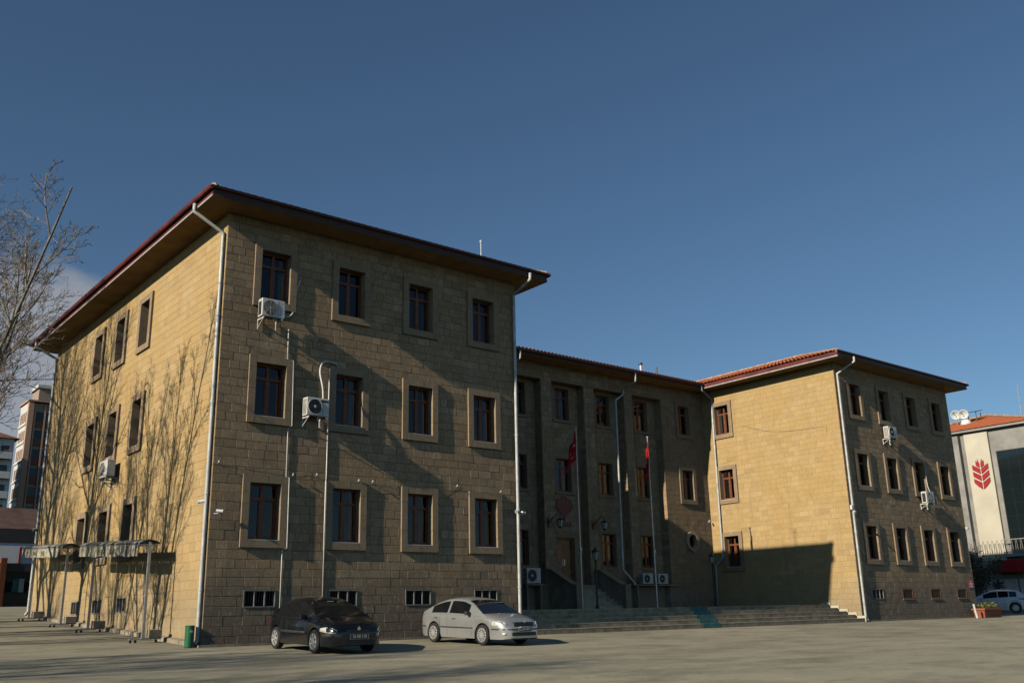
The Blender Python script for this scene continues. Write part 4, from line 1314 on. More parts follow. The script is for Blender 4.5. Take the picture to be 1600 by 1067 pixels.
# red notice at the far wing corner
b = MB(); fbox(b, RF, 10.72, 11.32, 1.52, 1.98, .024, .04); nb = tag(b.build('notice_board', RED), 'small red notice with white lines at the right corner of the far wing', 'sign')
for k, (wd, z) in enumerate(((.16, 1.88), (.40, 1.75), (.36, 1.62))):
    for j in range(int(wd / .055)):
        b = MB(); u = 11.02 - wd / 2 + j * .055; fbox(b, RF, u, u + .036, z - .035, z + .035, .040, .043); b.build('letter', WHITE, nb)

# ------------------------------------------------------------------ planter, bollard, bush
t = empty('planter_box', (43.25, -.68, gz(44, -.68))); tag(t, 'terracotta planter box with yellow green flowers at far wing corner', 'planter')
b = MB(); g = 0
b.hexa([(-.92, -.26, 0), (.92, -.26, 0), (.92, .26, 0), (-.92, .26, 0), (-1.0, -.32, .46), (1.0, -.32, .46), (1.0, .32, .46), (-1.0, .32, .46)]); b.build('trough', TERRA, t)
b = MB(); b.box(-1.04, 1.04, -.36, -.30, .40, .48); b.box(-1.04, 1.04, .30, .36, .40, .48); b.box(-1.04, -.98, -.30, .30, .40, .48); b.box(.98, 1.04, -.30, .30, .40, .48); b.build('rim', TERRA, t)
rn = random.Random(5)
lf, fl = MB(), MB()
for i in range(420):
    x, y = rn.uniform(-.92, .92), rn.uniform(-.27, .27); h = .46 + rn.uniform(.02, .34) * (1 - .3 * abs(x)); a = rn.uniform(0, 6.28); s = rn.uniform(.04, .09)
    d = V((cos(a), sin(a), rn.uniform(-.3, .8))).normalized(); e = d.cross(V((rn.random(), rn.random(), rn.random()))).normalized()
    p = V((x, y, h)); (fl if rn.random() < .2 and h > .58 else lf).quad(p, p + d * s + e * s * .35, p + d * s * 2, p + d * s - e * s * .35)
lf.build('foliage', LEAFL, t, kind='stuff'); fl.build('flowers', FLOW, t, kind='stuff')
b = MB(); b.tube([(41.55, -.9, -.05), (41.33, -.9, .68)], .05, 10); bo = tag(b.build('marker_post', WHITE), 'leaning white marker post beside the terracotta planter', 'post')

def leafball(b, c, r, n, s, rn, flat_=1.0):
    for i in range(n):
        d = V((rn.gauss(0, 1), rn.gauss(0, 1), rn.gauss(0, 1))).normalized(); rad = r * (rn.random() ** .4)
        p = V(c) + V((d.x * rad, d.y * rad, d.z * rad * flat_))
        a = V((rn.gauss(0, 1), rn.gauss(0, 1), rn.gauss(0, 1))).normalized(); e = a.cross(d).normalized(); q = rn.uniform(.6, 1.3) * s
        b.quad(p, p + a * q + e * q * .4, p + a * q * 2, p + a * q - e * q * .4)
def shrub(x, y, h, r, n, seed, label):
    rn = random.Random(seed); t = empty('evergreen_shrub', (x, y, gz(x, y))); tag(t, label, 'shrub', 'evergreen shrubs by the neighbouring building')
    b = MB(); stems = []
    for k in range(5):
        a = rn.uniform(0, 6.28); tip = V((r * .5 * cos(a), r * .5 * sin(a), h * rn.uniform(.6, .8))); b.tube([(0, 0, 0), tip * .5 + V((0, 0, .2)), tip], [.07, .05, .02], 6); stems.append(tip)
    b.build('trunk', BARK, t)
    b = MB()
    for k in range(16):
        a = rn.uniform(0, 6.28); rr_ = r * sqrt(rn.random()) * .8; z = h * rn.uniform(.3, .85)
        leafball(b, (rr_ * cos(a), rr_ * sin(a), z), r * rn.uniform(.3, .5), n // 16, .09, rn)
    b.build('crown', LEAFD, t)
shrub(57.0, 7.6, 4.9, 1.9, 5200, 3, 'dark evergreen shrub right behind the far wing corner')
shrub(60.6, 7.6, 4.1, 1.7, 4200, 8, 'lower dark evergreen shrub in front of the cream wall panel')

# ------------------------------------------------------------------ cars
def interp(tab, x):
    if x <= tab[0][0]: return tab[0][1]
    for (a, c), (d, e) in zip(tab, tab[1:]):
        if x <= d:
            u = (x - a) / (d - a); return c + (e - c) * u
    return tab[-1][1]
def smooth(tab, x, w=.09):
    return sum(interp(tab, x + w * k / 2) * q for k, q in ((-2, .1), (-1, .2), (0, .4), (1, .2), (2, .1)))

def car(spec, loc_, rz, label, plate=None, pitch=0.0, sc=0.91):
    S = spec; L = S['L']; HW = S['W'] / 2
    t = empty('parked_car', loc_, rz)
    t.rotation_euler = (0, pitch, rz); t.scale = (sc, sc, sc)
    tag(t, label, 'car', 'parked cars')
    PA = S['paint']; rx, fx, R_ = S['rear'], S['front'], S['R']
    AR = R_ + .055
    wt = [(0, .70), (.06, .80), (.18, .885), (.45, .955), (1.0, 1.0), (L - 1.1, 1.0), (L - .55, .96), (L - .28, .89), (L - .12, .79), (L - .04, .68), (L, .56)]
    xs = set(round(L * i / 64, 4) for i in range(65)) | {0.03, .06, .1, L - .02, L - .04, L - .08, L - .12}
    for c in (rx, fx):
        for k in range(17): xs.add(round(c + AR * cos(pi * k / 16), 4))
    xs = sorted(xs)
    def zb(x):
        z = .20 + (.10 * max(0, (.35 - x) / .35)) + (.04 * max(0, (x - L + .25) / .25))
        for c in (rx, fx):
            if abs(x - c) < AR: z = max(z, R_ + sqrt(max(0, AR * AR - (x - c) ** 2)))
        return z
    def sect(x):
        w = HW * smooth(wt, x); z0 = zb(x); zt = smooth(S['top'], x); zs = smooth(S['shoulder'], x)
        zs = max(zs, z0 + .05); zt = max(zt, zs + .012)
        m1, m2 = .33, .68
        return [(w * .955, z0), (w * .985, z0 + m1 * (zs - z0)), (w, z0 + m2 * (zs - z0)), (w * .985, zs - .03), (w * .955, zs + .012), (w * .86, zs + (zt - zs) * .55 + .008), (w * .55, zt - .006), (w * .25, zt), (0, zt)]
    secs = [sect(x) for x in xs]
    K = len(secs[0]); b = MB(); vs_ = []
    for sg in (1, -1):
        for x, s in zip(xs, secs):
            for (y, z) in s: vs_.append((x, y * sg, z))
    fs = []; nX = len(xs)
    for q, sg in enumerate((1, -1)):
        o = q * nX * K
        for i in range(nX - 1):
            for k in range(K - 1):
                f = (o + i * K + k, o + (i + 1) * K + k, o + (i + 1) * K + k + 1, o + i * K + k + 1)
                fs.append(f if sg == -1 else tuple(reversed(f)))
        for i in (0, nX - 1):
            f = tuple(o + i * K + k for k in range(K)) ; fs.append(f)
    b.add(vs_, fs)
    # close the two halves at the end caps
    for i in (0, nX - 1):
        b.add([vs_[i * K], vs_[i * K + K - 1], vs_[nX * K + i * K + K - 1], vs_[nX * K + i * K]], [(0, 1, 2, 3)])
    body = b.build('body', PA, t, smooth=True, fix=True)
    es = body.modifiers.new('e', 'EDGE_SPLIT'); es.split_angle = radians(38)
    # ---- greenhouse
    G = S['roof']; g0, g1 = G[0][0], G[-1][0]; zmax = max(z for _, z in G)
    gx = sorted(set([round(g0 + (g1 - g0) * i / 70, 4) for i in range(71)]))
    HWR = S.get('roofw', .60)
    rows = []
    for x in gx:
        zbelt = smooth(S['shoulder'], x) + .005; zr = max(smooth(G, x, .12), zbelt + .01)
        wb = HW * smooth(wt, x) * .945; k = min(1, (zr - zbelt) / (zmax - zbelt))
        yt = wb + (HWR - wb) * k
        hgt = zr - zbelt
        def side(f): return (wb + (yt + .03 * k - wb) * f + .022 * sin(pi * f) * k, zbelt + (hgt - .055 * k) * f)
        rows.append([side(0), side(.10), side(.90), side(1.0), (yt - .05 * k, zr - .018 * k), (yt * .6, zr + .006 * k), (yt * .25, zr + .014 * k), (0, zr + .016 * k)])
    bw0, bw1 = S['rearwin']; ws0, ws1 = S['windscreen']
    parts = {'cabin': MB(), 'windscreen': MB(), 'rear_window': MB()}
    for k in range(len(S['side'])): parts[f'side{k}a'] = MB(); parts[f'side{k}b'] = MB()
    for i in range(len(gx) - 1):
        xm = (gx[i] + gx[i + 1]) / 2
        for k in range(7):
            for sg in (1, -1):
                q = [(gx[i], rows[i][k][0] * sg, rows[i][k][1]), (gx[i + 1], rows[i + 1][k][0] * sg, rows[i + 1][k][1]), (gx[i + 1], rows[i + 1][k + 1][0] * sg, rows[i + 1][k + 1][1]), (gx[i], rows[i][k + 1][0] * sg, rows[i][k + 1][1])]
                if sg == 1: q = q[::-1]
                dest = 'cabin'
                if k >= 4 and ws0 < xm < ws1: dest = 'windscreen'
                elif k >= 4 and bw0 < xm < bw1: dest = 'rear_window'
                elif k == 1:
                    for n_, (s0, s1) in enumerate(S['side']):
                        if s0 < xm < s1: dest = f'side{n_}' + ('a' if sg == 1 else 'b')
                parts[dest].quad(*q)
    def weld(o):
        bm = bmesh.new(); bm.from_mesh(o.data); bmesh.ops.remove_doubles(bm, verts=bm.verts, dist=1e-4); bm.to_mesh(o.data); bm.free(); o.data.polygons.foreach_set('use_smooth', [True] * len(o.data.polygons)); return o
    cb = weld(parts['cabin'].build('cabin', PA, t)); es = cb.modifiers.new('e', 'EDGE_SPLIT'); es.split_angle = radians(50)
    weld(parts['windscreen'].build('windscreen', CARGLASS, t)); weld(parts['rear_window'].build('rear_window', CARGLASS, t))
    for n_ in parts:
        if n_.startswith('side'): weld(parts[n_].build('side_window', CARGLASS, t))
    # wheel wells and floor
    b = MB(); b.box(.4, L - .55, -HW * .84, HW * .84, .19, .30)
    for c in (rx, fx): b.box(c - AR, c + AR, -HW * .80, HW * .80, .25, R_ + AR)
    b.build('underbody', RUBBER, t)
    # wheels
    for c in (rx, fx):
        for sg in (1, -1):
            w = MB(); yo = HW - .015; yi = HW - .215
            w.lathe([(R_ * .62, yo - .02), (R_ * .70, yo), (R_ * .93, yo - .005), (R_, yo - .035), (R_, yi + .03), (R_ * .93, yi), (R_ * .6, yi)], 28, 'y', (0, 0, 0))
            if sg == -1: w.v = [(x, -y, z) for x, y, z in w.v]
            wo = w.build('wheel', RUBBER, t, fix=True); wo.location = (c, 0, R_)
            r = MB(); r.lathe([(R_ * .66, -.03), (.001, -.03)], 24, 'y', (0, yo, 0)); r.v = [(x, y * sg, z) for x, y, z in r.v]; r.build('rim_well', DARK, wo, fix=True)
            r = MB(); ns = S['spokes']
            r.lathe([(R_ * .66, -.012), (R_ * .685, -.004), (R_ * .62, .002), (R_ * .585, -.01)], 28, 'y', (0, yo, 0))
            r.lathe([(R_ * .26, -.008), (R_ * .22, .004), (.001, .006)], 14, 'y', (0, yo, 0))
            for k in range(ns):
                a = 2 * pi * k / ns; wd = R_ * S['spokew']
                p0, p1 = R_ * .2, R_ * .62
                ca, sa = cos(a), sin(a)
                def pt(rad, off, y): return (rad * ca - off * sa, y, rad * sa + off * ca)
                r.hexa([pt(p0, -wd * .7, yo - .02), pt(p1, -wd, yo - .02), pt(p1, wd, yo - .02), pt(p0, wd * .7, yo - .02), pt(p0, -wd * .7, yo + .002), pt(p1, -wd, yo - .002), pt(p1, wd, yo - .002), pt(p0, wd * .7, yo + .002)])
            r.v = [(x, y * sg, z) for x, y, z in r.v]; r.build('rim', HUBCAP, wo, fix=True)
    # helper: point on the front/rear surface
    def yw(x): return HW * smooth(wt, x)
    def surf_patch(pts2, off, name, mat, parent=None):
        """patch following the body side/front: pts2 is a list of rows [(x, z), ...] low row and high row; for both sides"""
        for sg in (1, -1):
            b = MB(); lo, hi = pts2; n = len(lo)
            vs2 = []
            for rowp in (lo, hi):
                for (x, z) in rowp:
                    s = sect(x)
                    # width at that height
                    y = s[0][0]
                    for (ya, za), (yb_, zb_) in zip(s, s[1:]):
                        if za <= z <= zb_ and zb_ > za: y = ya + (yb_ - ya) * (z - za) / (zb_ - za); break
                    else:
                        if z > s[-1][1]: y = s[4][0]
                    vs2.append((x + off * .5, (y + off) * sg, z))
            fs2 = [(i, i + 1, n + i + 1, n + i) for i in range(n - 1)]
            b.add(vs2, fs2); o = b.build(name, mat, parent or t, smooth=True); so_ = o.modifiers.new('s', 'SOLIDIFY'); so_.thickness = .012; so_.offset = 0
    for (nm, lo, hi, mat) in S['patches']:
        surf_patch((lo, hi), .006, nm, mat)
    def xfront(y):
        x = L
        while x > L - 1.0 and HW * smooth(wt, x) < y + .02: x -= .01
        return x
    for (x0, x1, z0, z1, hw, nm, mat) in S['frontboxes']:
        b = MB(); n = 10; vs2, fs2 = [], []
        for i in range(n + 1):
            y = -hw + 2 * hw * i / n; bow = min(0, xfront(abs(y)) - L)
            for z in (z0, z1):
                vs2.append((x0 + bow, y, z)); vs2.append((x1 + bow, y, z))
        for i in range(n):
            a = i * 4; c = a + 4
            fs2 += [(a + 1, c + 1, c + 3, a + 3), (a, a + 2, c + 2, c), (a + 2, a + 3, c + 3, c + 2), (a, c, c + 1, a + 1)]
        fs2 += [(0, 1, 3, 2), (n * 4, n * 4 + 2, n * 4 + 3, n * 4 + 1)]
        b.add(vs2, fs2); b.build(nm, mat, t, fix=True)
    # mirrors, handles
    for sg in (1, -1):
        b = MB(); mxp = S['mirror']; zm = interp(S['shoulder'], mxp) + .06
        b.hexa([(mxp - .05, sg * (HW * .93), zm - .05), (mxp + .06, sg * (HW * .93), zm - .05), (mxp + .08, sg * (HW + .16), zm - .03), (mxp - .04, sg * (HW + .16), zm - .03),
                (mxp - .05, sg * (HW * .95), zm + .08), (mxp + .03, sg * (HW * .95), zm + .08), (mxp + .05, sg * (HW + .15), zm + .09), (mxp - .04, sg * (HW + .15), zm + .09)])
        bevel(b.build('door_mirror', S['mirrormat'], t, fix=True), .02, 2)
        for xh in S['handles']:
            zh = interp(S['shoulder'], xh) - .12
            b = MB(); b.box(xh - .10, xh + .10, sg * yw(xh) * .985 - .012, sg * yw(xh) * .985 + .022 * 1, zh - .014, zh + .014); b.v = [(x, y if sg == 1 else y, z) for x, y, z in b.v]
            b.build('door_handle', S['handlemat'], t)
        # door seams
        for xd in S['seams']:
            b = MB(); pts = []
            for k in range(8):
                z = .28 + (interp(S['shoulder'], xd) - .28) * k / 7
                s = sect(xd); y = s[0][0]
                for (ya, za), (yb_, zb_) in zip(s, s[1:]):
                    if za <= z <= zb_ and zb_ > za: y = ya + (yb_ - ya) * (z - za) / (zb_ - za); break
                pts.append((xd, sg * (y + .001), z))
            b.tube(pts, .004, 4); b.build('door_seam', DARK, t)
    if plate:
        xp, zp, txt = plate
        b = MB(); b.box(xp - .012, xp, -.26, .26, zp - .056, zp + .056); po = b.build('number_plate', DARK, t)
        M = Matrix(((0, 0, 1, xp + .002), (1, 0, 0, 0), (0, 1, 0, zp), (0, 0, 0, 1)))
        lettering(txt, .10, WHITE, po, M)
        b = MB()
        for (y0, y1, z0, z1) in ((-.27, .27, .056, .064), (-.27, .27, -.064, -.056), (-.272, -.262, -.056, .056), (.262, .272, -.056, .056)): b.box(xp - .01, xp + .003, y0, y1, zp + z0, zp + z1)
        b.build('plate_border', PALEMET, po)
    for fn in S.get('extra', []): fn(t)
    return t

def badge_lozenge(x, z, r):
    def f(t):
        b = MB(); b.prism([(0, z + r * 1.3), (r, z), (0, z - r * 1.3), (-r, z)], lambda a, c, d: (x + d, a, c), 0, .02); b.build('badge', CHROME, t, fix=True)
    return f
def badge_round(x, z, r):
    def f(t):
        b = MB(); b.lathe([(r, 0), (r, .015), (.001, .02)], 14, 'x', (x, 0, z)); b.build('badge', CHROME, t, fix=True)
    return f
def sticker(x, y, z):
    def f(t):
        b = MB(); b.box(x, x + .002, y - .10, y + .10, z - .02, z + .02); b.build('windscreen_paper', WHITE, t)
    return f

L1 = 4.50
black = dict(L=L1, W=1.78, rear=.80, front=3.49, R=.315, paint=BLACKCAR, spokes=7, spokew=.13, roofw=.58, bow=.0,
    top=[(0, .80), (.05, .99), (.25, 1.03), (.9, 1.02), (3.2, 1.0), (3.7, .93), (4.1, .84), (4.32, .74), (4.42, .64), (4.5, .56)],
    shoulder=[(0, .76), (.2, .90), (.8, .92), (2.4, .88), (3.4, .85), (3.9, .77), (4.3, .66), (4.5, .54)],
    roof=[(.30, .99), (.75, 1.22), (1.1, 1.38), (1.5, 1.45), (2.0, 1.46), (2.45, 1.40), (2.9, 1.24), (3.35, 1.035), (3.5, .965), (3.7, .86)],
    rearwin=(.40, 1.15), windscreen=(2.60, 3.52), side=[(.88, 1.62), (1.72, 2.86)],
    patches=[('headlight', [(3.88, .59), (4.1, .565), (4.3, .545), (4.41, .54)], [(3.88, .67), (4.1, .70), (4.3, .68), (4.41, .62)], LENS),
             ('tail_light', [(.05, .68), (.14, .68), (.22, .7)], [(.05, .86), (.14, .9), (.22, .9)], TAIL),
             ('side_moulding', [(1.25, .50), (1.9, .50), (2.5, .50), (2.95, .50)], [(1.25, .57), (1.9, .57), (2.5, .57), (2.95, .57)], TRIM),
             ('bumper_strip', [(3.98, .44), (4.2, .44), (4.38, .44)], [(3.98, .54), (4.2, .54), (4.38, .53)], TRIM)],
    frontboxes=[(4.36, 4.49, .58, .63, .34, 'grille', DARK), (4.38, 4.525, .42, .54, .50, 'bumper_insert', TRIM), (4.30, 4.505, .25, .37, .58, 'lower_grille', DARK)],
    mirror=2.93, mirrormat=BLACKCAR, handles=(1.15, 2.05), handlemat=BLACKCAR, seams=(1.28, 1.68, 2.95), extra=[badge_lozenge(4.47, .66, .055), sticker(2.62, .0, 1.34)])
silver = dict(L=4.57, W=1.77, rear=.92, front=3.50, R=.318, paint=SILVERCAR, spokes=12, spokew=.075, roofw=.59, bow=.0,
    top=[(0, .78), (.05, .95), (.2, 1.0), (.8, 1.0), (3.2, 1.0), (3.7, .95), (4.15, .87), (4.38, .79), (4.48, .66), (4.57, .54)],
    shoulder=[(0, .74), (.2, .90), (.8, .93), (2.4, .90), (3.4, .87), (3.9, .81), (4.3, .70), (4.57, .52)],
    roof=[(.10, .96), (.45, 1.08), (.95, 1.30), (1.4, 1.42), (1.9, 1.46), (2.4, 1.43), (2.85, 1.28), (3.25, 1.08), (3.45, .98), (3.7, .87)],
    rearwin=(.30, 1.10), windscreen=(2.56, 3.47), side=[(.78, 1.62), (1.74, 2.78)],
    patches=[('headlight', [(3.98, .62), (4.2, .61), (4.36, .60), (4.45, .58)], [(3.98, .72), (4.2, .755), (4.36, .73), (4.45, .66)], LENS),
             ('tail_light', [(.03, .60), (.12, .60), (.18, .62)], [(.03, .86), (.12, .88), (.18, .88)], TAIL),
             ('side_moulding', [(1.35, .505), (1.9, .505), (2.5, .505), (3.05, .505)], [(1.35, .54), (1.9, .54), (2.5, .54), (3.05, .54)], TRIM),
             ('side_moulding', [(.12, .505), (.3, .505), (.48, .505)], [(.12, .54), (.3, .54), (.48, .54)], TRIM),
             ('fog_lamp', [(4.36, .33), (4.42, .33), (4.47, .33)], [(4.36, .40), (4.42, .41), (4.47, .40)], LENS),
             ('bumper_strip', [(3.95, .49), (4.2, .49), (4.44, .485)], [(3.95, .525), (4.2, .525), (4.44, .52)], TRIM)],
    frontboxes=[(4.40, 4.545, .60, .72, .40, 'grille', DARK), (4.45, 4.595, .485, .525, .62, 'bumper_strip', TRIM), (4.45, 4.578, .31, .42, .52, 'lower_grille', DARK), (4.40, 4.56, .20, .26, .66, 'spoiler_lip', TRIM)],
    mirror=2.86, mirrormat=TRIM, handles=(1.12, 2.06), handlemat=TRIM, seams=(1.30, 1.70, 2.98), extra=[badge_round(4.55, .735, .045), sticker(2.6, -.02, 1.34)])
white = dict(L=4.05, W=1.74, rear=.72, front=3.29, R=.31, paint=WHITECAR, spokes=10, spokew=.09, roofw=.60, bow=.0,
    top=[(0, .84), (.04, .96), (.2, 1.0), (2.9, 1.0), (3.4, .90), (3.8, .78), (3.95, .66), (4.05, .52)],
    shoulder=[(0, .80), (.2, .95), (1.0, .96), (2.4, .90), (3.2, .84), (3.7, .72), (4.05, .50)],
    roof=[(.06, 1.0), (.20, 1.2), (.42, 1.38), (.9, 1.45), (1.6, 1.47), (2.1, 1.42), (2.6, 1.22), (3.0, 1.02), (3.15, .94), (3.3, .86)],
    rearwin=(.08, .42), windscreen=(2.12, 3.04), side=[(.55, 1.0), (1.04, 1.62), (1.70, 2.5)],
    patches=[('headlight', [(3.5, .62), (3.7, .6), (3.88, .57)], [(3.5, .72), (3.7, .70), (3.88, .63)], LENS),
             ('tail_light', [(.03, .80), (.2, .82), (.5, .86)], [(.03, .93), (.2, .935), (.5, .90)], TAIL)],
    frontboxes=[(3.9, 4.05, .3, .45, .5, 'lower_grille', DARK)], mirror=2.6, mirrormat=WHITECAR, handles=(1.2, 2.0), handlemat=WHITECAR, seams=(1.35, 1.68, 2.6))

pk = -math.atan(.033)
car(black, (2.02, -1.2, gz(0, -1.2)), radians(-93.4), 'black sedan parked nose out against the near wing', plate=(4.545, .46, '32 RB 110'), pitch=math.atan(.033), sc=.89)
car(silver, (6.9, -1.1, gz(0, -1.1)), radians(-88), 'silver sedan parked nose out beside the downpipe of the near wing', plate=(4.62, .50, '32 EK 070'), pitch=math.atan(.033), sc=.87)
car(white, (55.6, 2.5, gz(55, 2) + .06), radians(112), 'white hatchback parked in the shade behind the planter box', pitch=0, sc=1.0)

# ------------------------------------------------------------------ trees
def make_tree(height, crown, seed, z0=.22, lean=55, limbs=20, r0=.2, twig=.008, n2=9, n3=6, n4=4, buds=0.0, stems=1, tilt=.22):
    """meshes of a bare tree: stem(s), limbs up the stem, branches, branchlets and twigs; crown = radius of the crown"""
    rn = random.Random(seed)
    tr, cr, bd = MB(), MB(), MB()
    def shoot(p, d, ln, ra, rb, seg, wob, upw, mb, n):
        pts, rs = [V(p)], [ra]; q, dd = V(p), V(d)
        for i in range(seg):
            dd = (dd + V((rn.gauss(0, wob), rn.gauss(0, wob), rn.gauss(0, wob) + upw))).normalized()
            q = q + dd * (ln / seg); pts.append(V(q)); rs.append(ra + (rb - ra) * (i + 1) / seg)
        mb.tube(pts, rs, n, caps=False)
        return pts, rs
    def on(pts, rs, f):
        x = f * (len(pts) - 1); i = min(int(x), len(pts) - 2); u = x - i
        return pts[i].lerp(pts[i + 1], u), (pts[i + 1] - pts[i]).normalized(), rs[i] + (rs[i + 1] - rs[i]) * u
    def side(d, ang, az):
        a = d.cross(V((0, 0, 1)));
        a = V((1, 0, 0)) if a.length < .05 else a.normalized()
        b = a.cross(d).normalized()
        return (d * cos(ang) + (a * cos(az) + b * sin(az)) * sin(ang)).normalized()
    def sub_(pts, rs, ln, lv):
        cnt = (n2, n3, n4)[lv]
        for k in range(cnt):
            f = .18 + .82 * (k + rn.random() * .8) / cnt
            p, d, r = on(pts, rs, min(f, 1))
            l2 = ln * rn.uniform(.34, .52) * (1.15 - .45 * f)
            nd = side(d, radians(rn.uniform(24, 52)), k * 2.4 + rn.uniform(-.5, .5))
            ra = max(twig, r * rn.uniform(.5, .7)); rb = max(twig * .7, ra * .35)
            P_, R_ = shoot(p, nd, l2, ra, rb, 4 if lv == 0 else 3, .10 if lv < 2 else .14, .05, cr, 4 if lv == 0 else 3)
            if lv < 2: sub_(P_, R_, l2, lv + 1)
            if lv >= 1 and buds:
                for q in P_[1:]:
                    if rn.random() < .35: bd.tube([q, q + V((rn.gauss(0, 1), rn.gauss(0, 1), -.5)).normalized() * buds], [buds * .5, buds * .2], 3)
    for st_ in range(stems):
        a0 = 2 * pi * st_ / stems + rn.random()
        d0 = V((0, 0, 1)) if stems == 1 else V((tilt * cos(a0), tilt * sin(a0), 1)).normalized()
        T, TR = shoot(V((0, 0, -.2)), d0, height * (1 if stems == 1 else rn.uniform(.8, 1)), r0, .03, 9, .035, .02, tr, 8)
        for k in range(limbs):
            f = z0 + (.96 - z0) * (k + rn.random() * .6) / limbs
            p, d, r = on(T, TR, f)
            g = (f - z0) / (1 - z0)
            ln = crown * (1.25 - .85 * g) * rn.uniform(.8, 1.1) * (.6 + .4 * min(1, g * 5))
            nd = side(d, radians(lean * rn.uniform(.8, 1.15) * (1 - .35 * g)), k * 2.4 + rn.uniform(-.3, .3))
            P_, R_ = shoot(p, nd, ln, max(.03, r * .55), .016, 6, .07, .07, cr, 5)
            sub_(P_, R_, ln, 0)
    return tr, cr, bd

def tree(proto, base, rz, sc, label, group='bare trees beside the yard'):
    t = empty('bare_tree', base, rz); t.scale = (sc, sc, sc); tag(t, label, 'tree', group)
    for me, nm, kd in proto:
        o = bpy.data.objects.new(nm, me)
        if kd: o['kind'] = kd
        link(o, t)
    return t
def proto(*a, **k):
    res = []
    for b, nm, mt, kd in zip(make_tree(*a, **k), ('trunk', 'crown', 'buds'), (BARK, TWIG, TWIG), (None, 'stuff', 'stuff')):
        if not b.v: continue
        o = b.build(nm, mt, None); me = o.data; bpy.data.objects.remove(o); res.append((me, nm, kd))
    return res
PA = proto(18.6, 7.8, 21, z0=.2, lean=64, limbs=26, r0=.25, twig=.0065, n2=10, n3=6, n4=4, buds=.045)
PB = proto(15.5, 3.6, 31, z0=.22, lean=36, limbs=9, r0=.11, twig=.009, n2=8, n3=5, n4=4, stems=5, tilt=.30)
PC = proto(17.5, 6.2, 34, z0=.30, lean=50, limbs=20, r0=.30, twig=.008, n2=9, n3=5, n4=4)
tree(PA, (-6.9, 17.0, gz(0, 17.0)), 0.6, 1.0, 'tall bare tree at the left edge whose twigs reach into the sky')
T2 = [(PB, -7.0, 3.4, .5, .86, 'bare slender many stemmed tree shading the near end of the yard side wall'),
      (PC, -7.2, 11.2, 2.0, .84, 'thick bare tree left of the yard in line with the middle windows'),
      (PB, -10.0, 7.0, 3.1, .9, 'bare many stemmed tree between the slender and the thick tree beside the yard'),
      (PC, -15.5, 13.5, 4.0, 1.05, 'bare tree far left towards the back of the yard'),
      (PC, -25.0, -9.0, 5.2, .78, 'bare tree far left of the front yard'),
      (PB, -15.0, -4.5, .9, .55, 'low bare many stemmed tree left of the front yard near the building corner'),
      (PC, -21.0, -13.0, 3.0, .62, 'low bare tree left of the front yard nearest the viewer'),
      (PB, -24.0, -15.5, 2.4, .85, 'small bare many stemmed tree left of the front yard')]
for (pr_, x, y, rz, sc, lb) in T2:
    tree(pr_, (x, y, gz(x, y)), rz, sc, lb)

# ------------------------------------------------------------------ neighbouring building on the right
nb = empty('office_building', (69, 8, 0)); tag(nb, 'modern grey office building with cream panel and red tiled roof', 'building')
X0, Y0, Y1 = 63.0, 3.0, 15.0
def nbp(b, nm, mat, **k): return loc(b.build(nm, mat, nb, **k), nb)
b = MB(); b.box(X0, 77, Y0, Y1, -.2, 13.42); nbp(b, 'wall', GREYST)
b = MB(); b.box(X0 - .25, X0 - .002, 6.57, 8.36, 3.2, 13.25); nbp(b, 'cream_panel', CREAM)
b = MB(); b.box(X0 - .45, X0 - .002, 8.75, 9.5, 0, 13.22); nbp(b, 'pier', GREYST)
b = MB(); b.box(X0 - .4, 77.4, Y0 - .4, Y1 + .4, 13.42, 13.62); nbp(b, 'cornice', GREYST)
b = MB(); ap0, ap1 = V((69, 8.6, 15.75)), V((70, 9.4, 15.75))
cc = [V((X0 - .5, Y0 - .3, 13.62)), V((77.3, Y0 - .3, 13.62)), V((77.3, Y1 + .3, 13.62)), V((X0 - .5, Y1 + .3, 13.62))]
apx = V((69.2, 9.3, 15.65))
for i in range(4): b.add([cc[i], cc[(i + 1) % 4], apx], [(0, 1, 2)])
nbp(b, 'roof', TILE)
b = MB()
for i in (0, 3, 1):
    n = 22
    for k in range(n): b.tube([cc[i].lerp(apx, k / n) + V((0, 0, .05)), cc[i].lerp(apx, (k + 1.1) / n) + V((0, 0, .05))], [.13, .1], 6)
nbp(b, 'ridge_tiles', RIDGE, kind='stuff')
# dark glass front in panes
gw = MB(); gw.box(X0 - .06, X0 - .003, Y0 + .2, 6.2, 3.9, 11.72); g = nbp(gw, 'glass_front', DARK)
for r in range(8):
    for c in range(4):
        y0 = 6.15 - (c + 1) * .74; z0 = 4.0 + r * .96
        b = MB(); b.box(X0 - .075, X0 - .06, y0 + .008, y0 + .732, z0 + .008, z0 + .952); b.build('pane', DKGLASS, g)
b = MB(); b.box(X0 - 1.1, X0 - .003, Y0, 7.3, 2.85, 3.72); nbp(b, 'red_fascia', RED)
b = MB(); b.box(X0 - .12, X0 - .003, Y0 + .1, 10.6, 0, 2.7); sf = nbp(b, 'shop_front', GREYST)
for (y0, y1) in ((7.55, 9.2), (6.1, 7.4), (4.6, 5.95)):
    b = MB(); b.box(X0 - .2, X0 - .12, y0, y1, .2, 2.4); sh = b.build('shutter', APT2, sf); 
# balcony railing at the lower edge of the glass
b = MB(); b.box(X0 - .7, X0 - .62, Y0 + .2, 6.5, 5.15, 5.21); b.box(X0 - .7, X0 - .62, Y0 + .2, 6.5, 4.25, 4.31)
for k in range(36): b.tube([(X0 - .66, Y0 + .25 + k * .17, 4.3), (X0 - .66, Y0 + .25 + k * .17 + (.05 if k % 2 else -.05), 5.16)], .018, 4)
nbp(b, 'railing', GREYST)
b = MB(); b.box(X0 - .75, X0 - .003, Y0 + .2, 6.5, 3.95, 4.2); nbp(b, 'balcony_slab', GREYST)
